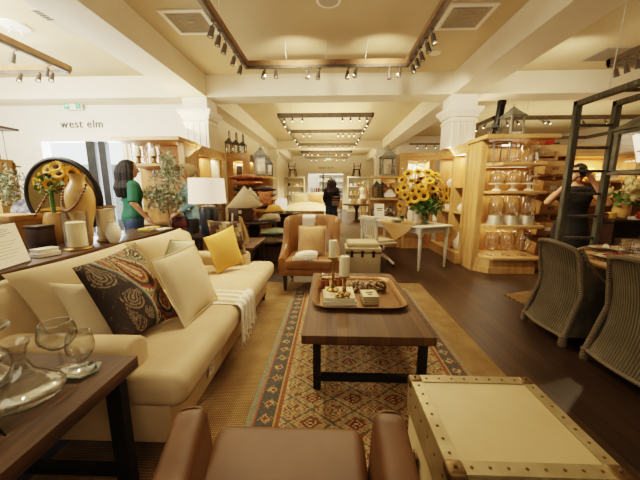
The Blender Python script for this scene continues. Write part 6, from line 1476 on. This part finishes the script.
for i, z in enumerate((.62, 1.12, 1.55)):
    for j in range(9):
        x = 4.55+j*.33+(.1 if j > 2 else 0)
        if x > 7.4 or any(abs(x-u) < .15 for u in (4.38, 5.53, 6.63)): continue
        mm = random.choice((CERAM, CREAM, TANC, COPPER, REDC, YEL, GALV)); lab = f'homeware piece, number {("one", "two", "three", "four", "five", "six", "seven", "eight", "nine")[j]} from left on {("lower", "middle", "upper")[i]} shelf of long right oak case'
        if (i+j) % 2: vase(lab, x, 5.75, z, [(.05, 0), (.09, .08), (.07, .2), (.04, .24), (.05, .27)], mm)['group'] = 'homewares in long right oak case'
        else:
            t = thing('folded_linen', lab, 'linen', (x, 5.77, z), group='homewares in long right oak case')
            for k in range(3): obj('fold', MB().box((0, 0, .035+.07*k), (.24, .24, .07), .02, None, 3), mm, t)
t = thing('sales_counter', 'dark wood counter behind ladder frame carrying cream flowers', 'counter', (5.0, 4.75, 0)); obj('worktop', MB().bb(-.78, 1.6, -.32, .32, .90, .95, .006), DARKW, t); obj('body', MB().bb(-.7, 1.55, -.05, .28, 0, .90), DARKW, t); obj('shelf', MB().bb(-.7, 1.55, -.28, -.05, .42, .46), DARKW, t); obj('end_panel', MB().bb(-.74, -.7, -.28, .28, 0, .9), DARKW, t); obj('end_panel', MB().bb(1.55, 1.59, -.28, .28, 0, .9), DARKW, t)
q = ony(623, 215, 4.7)
t = thing('hydrangea_bouquet', 'large cream hydrangea bouquet in vase on dark counter', 'flowers', (q.x-.06, 4.68, .951)); t.scale = (1.15, 1.15, 1.1); obj('vase', MB().lathe([(0, 0), (.07, 0), (.1, .1), (.08, .2), (.09, .22), (.08, .22), (0, .2)], 22), TANC, t)
m = MB()
for k in range(16):
    v = Vector((random.gauss(0, 1), random.gauss(0, .8)-.4, random.gauss(0, 1))).normalized(); cc = Vector((v.x*.19, v.y*.15, .38+v.z*.13)); m.ball(cc, .06, 8); leafy(46, cc, .088, .045, HYD, (1, 1, 1), m, .8)
obj('blossoms', m, HYD, t, angle=80); L = MB(); leafy(40, (0, 0, .24), .2, .12, LEAFD, (1, .8, .4), L, .5); obj('leaves', L, LEAFD, t)
t = thing('table_lamp', 'lamp with white shade at right edge on dark counter', 'lamp', (q.x+.38, 4.78, .951)); obj('base', MB().lathe([(0, 0), (.07, 0), (.08, .03), (.03, .08), (.05, .2), (.02, .28), (0, .28)], 20), TANC, t); obj('lamp_shade', MB().lathe([(.19, .27), (.14, .52), (.137, .52), (.186, .27)], 30), SHADES, t)
for k, (dx, mm, l) in enumerate(((-.28, YEL, 'small yellow fruit like box on counter left of hydrangea'), (-.42, COPPER, 'small copper tin at left end of dark counter'), (.2, REDC, 'small red box on counter right of hydrangea'))):
    o = obj('small_box', MB().bb(-.05, .05, -.05, .05, 0, .09, .01).bb(-.053, .053, -.053, .053, .07, .095, .006), mm, None, (q.x+dx, 4.6, .951)); tag(o, l, 'box')
t = thing('folded_linen', 'pale folded linen with white hanging tag on lower shelf of dark counter', 'linen', (q.x+.1, 4.58, .461))
for k in range(3): obj('fold', MB().box((0, 0, .03+.06*k), (.5, .2, .06), .018, None, 3), LINEN, t)
obj('price_tag', MB().box((-.1, -.125, .06), (.1, .006, .16), 0, (.1, .3, 0)), PAPER, t)
# tiny contact gaps so stacked things rest without interpenetrating
for o in C.objects:
    if o.parent is None and o.get('label') and o.location.z > .03: o.location.z += .0012+.0008*o.location.z
# ================================================================ LIGHT
def area(name, loc, tgt, sx, sy, e, col=(1, .78, .52)):
    l = bpy.data.lights.new(name, 'AREA'); l.shape = 'RECTANGLE'; l.size = sx; l.size_y = sy; l.energy = e; l.color = col
    o = bpy.data.objects.new(name, l); C.objects.link(o); o.location = loc
    o.rotation_euler = (Vector(tgt)-Vector(loc)).to_track_quat('-Z', 'Y').to_euler(); return o
def spot(name, loc, tgt, e, ang=70, blend=.6, col=(1, .74, .46), r=.04):
    l = bpy.data.lights.new(name, 'SPOT'); l.energy = e; l.spot_size = math.radians(ang); l.spot_blend = blend; l.color = col; l.shadow_soft_size = r
    o = bpy.data.objects.new(name, l); C.objects.link(o); o.location = loc
    o.rotation_euler = (Vector(tgt)-Vector(loc)).to_track_quat('-Z', 'Y').to_euler(); return o
WARM = (1, .79, .50); SOFT = (1, .84, .60)
K = 1.25
# spots hanging under the track frames
for a, b, e in (((-1.0, 4.8, 3.12), (-1.2, 2.6, .5), 95), ((-.3, 4.8, 3.12), (-.3, 4.0, .5), 130), ((.3, 4.8, 3.12), (.3, 2.9, .4), 170), ((1.0, 4.8, 3.12), (1.7, 5.4, .9), 150),
                ((-1.25, 3.7, 3.12), (-1.3, 2.3, .6), 85), ((1.1, 4.2, 3.12), (.6, 2.2, .3), 70), ((1.1, 4.5, 3.12), (2.9, 4.9, 1.2), 150), ((-1.25, 4.4, 3.12), (-2.4, 3.3, .9), 130),
                ((-.9, 7.6, 3.05), (-1.6, 6.2, 1.0), 130), ((.7, 7.6, 3.05), (1.4, 6.6, 1.2), 130)):
    spot('track_spot', a, b, e*K, 75, .7, WARM)
for x, y in ((-.7, 9.7), (.6, 9.7), (-.6, 12.4), (.6, 12.4), (-.8, 15), (.6, 15), (-.6, 17.6), (.6, 17.6)): spot('track_spot', (x, y, 3.05), (x*1.6, y+.4, 0), 330*K, 110, .7, WARM)
for x, y in ((5.3, 7.9), (6.8, 7.9)): spot('track_spot', (x, y, 3.0), (x-.6, 5.6, .8), 170*K, 90, .7, WARM)
for x, y in ((4.6, 10.5), (6.5, 10.5)): spot('track_spot', (x, y, 3.0), (x, y, 0), 260*K, 130, .7, WARM)
spot('track_spot', (4.05, 4.0, 3.05), (3.0, 2.6, .7), 60*K, 70, .7, WARM)
spot('track_spot', (1.1, 3.6, 3.12), (3.0, 4.9, 1.4), 170*K, 60, .8, WARM); spot('track_spot', (-1.25, 3.3, 3.12), (-1.2, 1.2, .6), 40*K, 70, .8, WARM); spot('track_spot', (-.3, 7.6, 3.05), (-1.7, 6.6, 1.3), 150*K, 60, .7, WARM)
spot('track_spot', (1.1, 4.7, 3.1), (2.55, 6.1, 2.65), 110*K, 55, .8, SOFT); spot('track_spot', (-.5, 4.4, 3.1), (-.6, 6.07, 3.45), 45*K, 110, .9, SOFT); spot('track_spot', (.7, 4.4, 3.1), (.9, 6.07, 3.45), 45*K, 110, .9, SOFT); spot('track_spot', (3.6, 4.6, 3.0), (3.9, 6.07, 3.4), 40*K, 120, .9, SOFT)
spot('track_spot', (-3.95, 3.4, 3.05), (-2.5, 2.8, 1.0), 130*K, 60, .8, (1, .88, .68))
# added fill behind the camera and unseen uplights to brighten the ceiling
area('front_fill', (0, -1.6, 2.9), (0, 3, 1.6), 5, 1.2, 32*K, SOFT)
area('ceiling_fill', (2.7, 6.2, 2.3), (2.0, 5.4, 3.6), .5, 1.2, 24*K, WARM); area('ceiling_fill', (-2.7, 5.6, 2.3), (-2.0, 5.0, 3.6), .5, 1.2, 18*K, WARM)
area('ceiling_fill', (0, 2.2, 2.4), (0, 2.3, 3.6), 2.2, 1.5, 12*K, SOFT); area('ceiling_fill', (0, 10, 2.5), (0, 10, 3.6), 2, 5, 130*K, WARM); area('ceiling_fill', (0, 16, 2.5), (0, 16, 3.6), 2, 4, 120*K, WARM)
area('ceiling_fill', (5.5, 3.5, 2.45), (5.2, 4, 3.6), 2, 2, 22*K, WARM); area('ceiling_fill', (6, 9, 2.3), (6, 9, 3.6), 4, 3, 60*K, WARM)
area('room_light', (0, 23, 3.3), (0, 23, 0), 4, 2, 200*K, (1, .95, .88))
# added fill under the oak headers and shelves, no fittings there
for s in (1, -1):
    area('shelf_fill', (s*2.66, 5.76, 2.02), (s*2.66, 5.76, 0), .2, .4, 3.5*K, WARM); area('shelf_fill', (s*2.66, 6.37, 2.02), (s*2.66, 6.37, 0), .2, .5, 3.5*K, WARM)
    area('shelf_fill', (s*2.04, 7.1, 2.02), (s*2.04, 7.1, 0), .4, .2, 8*K, WARM)
for z in (2.14, 1.76, 1.32, .76): area('shelf_fill', (3.0, 5.30, z), (3.0, 5.0, z-1), .8, .08, 3.0*K, WARM)
for x in (4.9, 6.0, 7.1): area('shelf_fill', (x, 5.7, 1.96), (x, 5.75, 0), .7, .15, 14*K, WARM)
# window daylight, then unseen fill panels added to brighten the left bay
area('window_light', (-5.5, 6.9, 1.3), (-5.2, 3, 1.2), 1.8, 2.3, 260*K, (.96, .98, 1))
area('left_bay_fill', (-5.2, 3.0, 2.5), (-5.2, 3.6, 3.6), 3, 3, 150*K, (1, .95, .86)); area('left_bay_fill', (-5.2, 2.2, 3.15), (-5.4, 5.6, 1.8), 3, 2, 260*K, (1, .95, .86))
w = bpy.data.worlds.new('sky'); bpy.context.scene.world = w; w.use_nodes = True
bg = w.node_tree.nodes['Background']; bg.inputs[0].default_value = (1, 1, .98, 1); bg.inputs[1].default_value = 3.0
# ================================================================ CAMERA
cam = bpy.data.cameras.new('camera'); co = bpy.data.objects.new('camera', cam); C.objects.link(co)
cam.sensor_width = 36; cam.sensor_fit = 'HORIZONTAL'; cam.lens = F/640*36; cam.clip_start = .05; cam.clip_end = 100
M = Matrix((_x, _d, _z)).to_4x4(); M.translation = (0, 0, CH); co.matrix_world = M
sc = bpy.context.scene; sc.camera = co
sc.view_settings.view_transform = 'Filmic'; sc.view_settings.look = 'Medium High Contrast'; sc.view_settings.exposure = 0.15
sc.cycles.max_bounces = 8; sc.cycles.diffuse_bounces = 4; sc.cycles.transparent_max_bounces = 24; sc.cycles.sample_clamp_indirect = 6; sc.cycles.caustics_reflective = False; sc.cycles.caustics_refractive = False
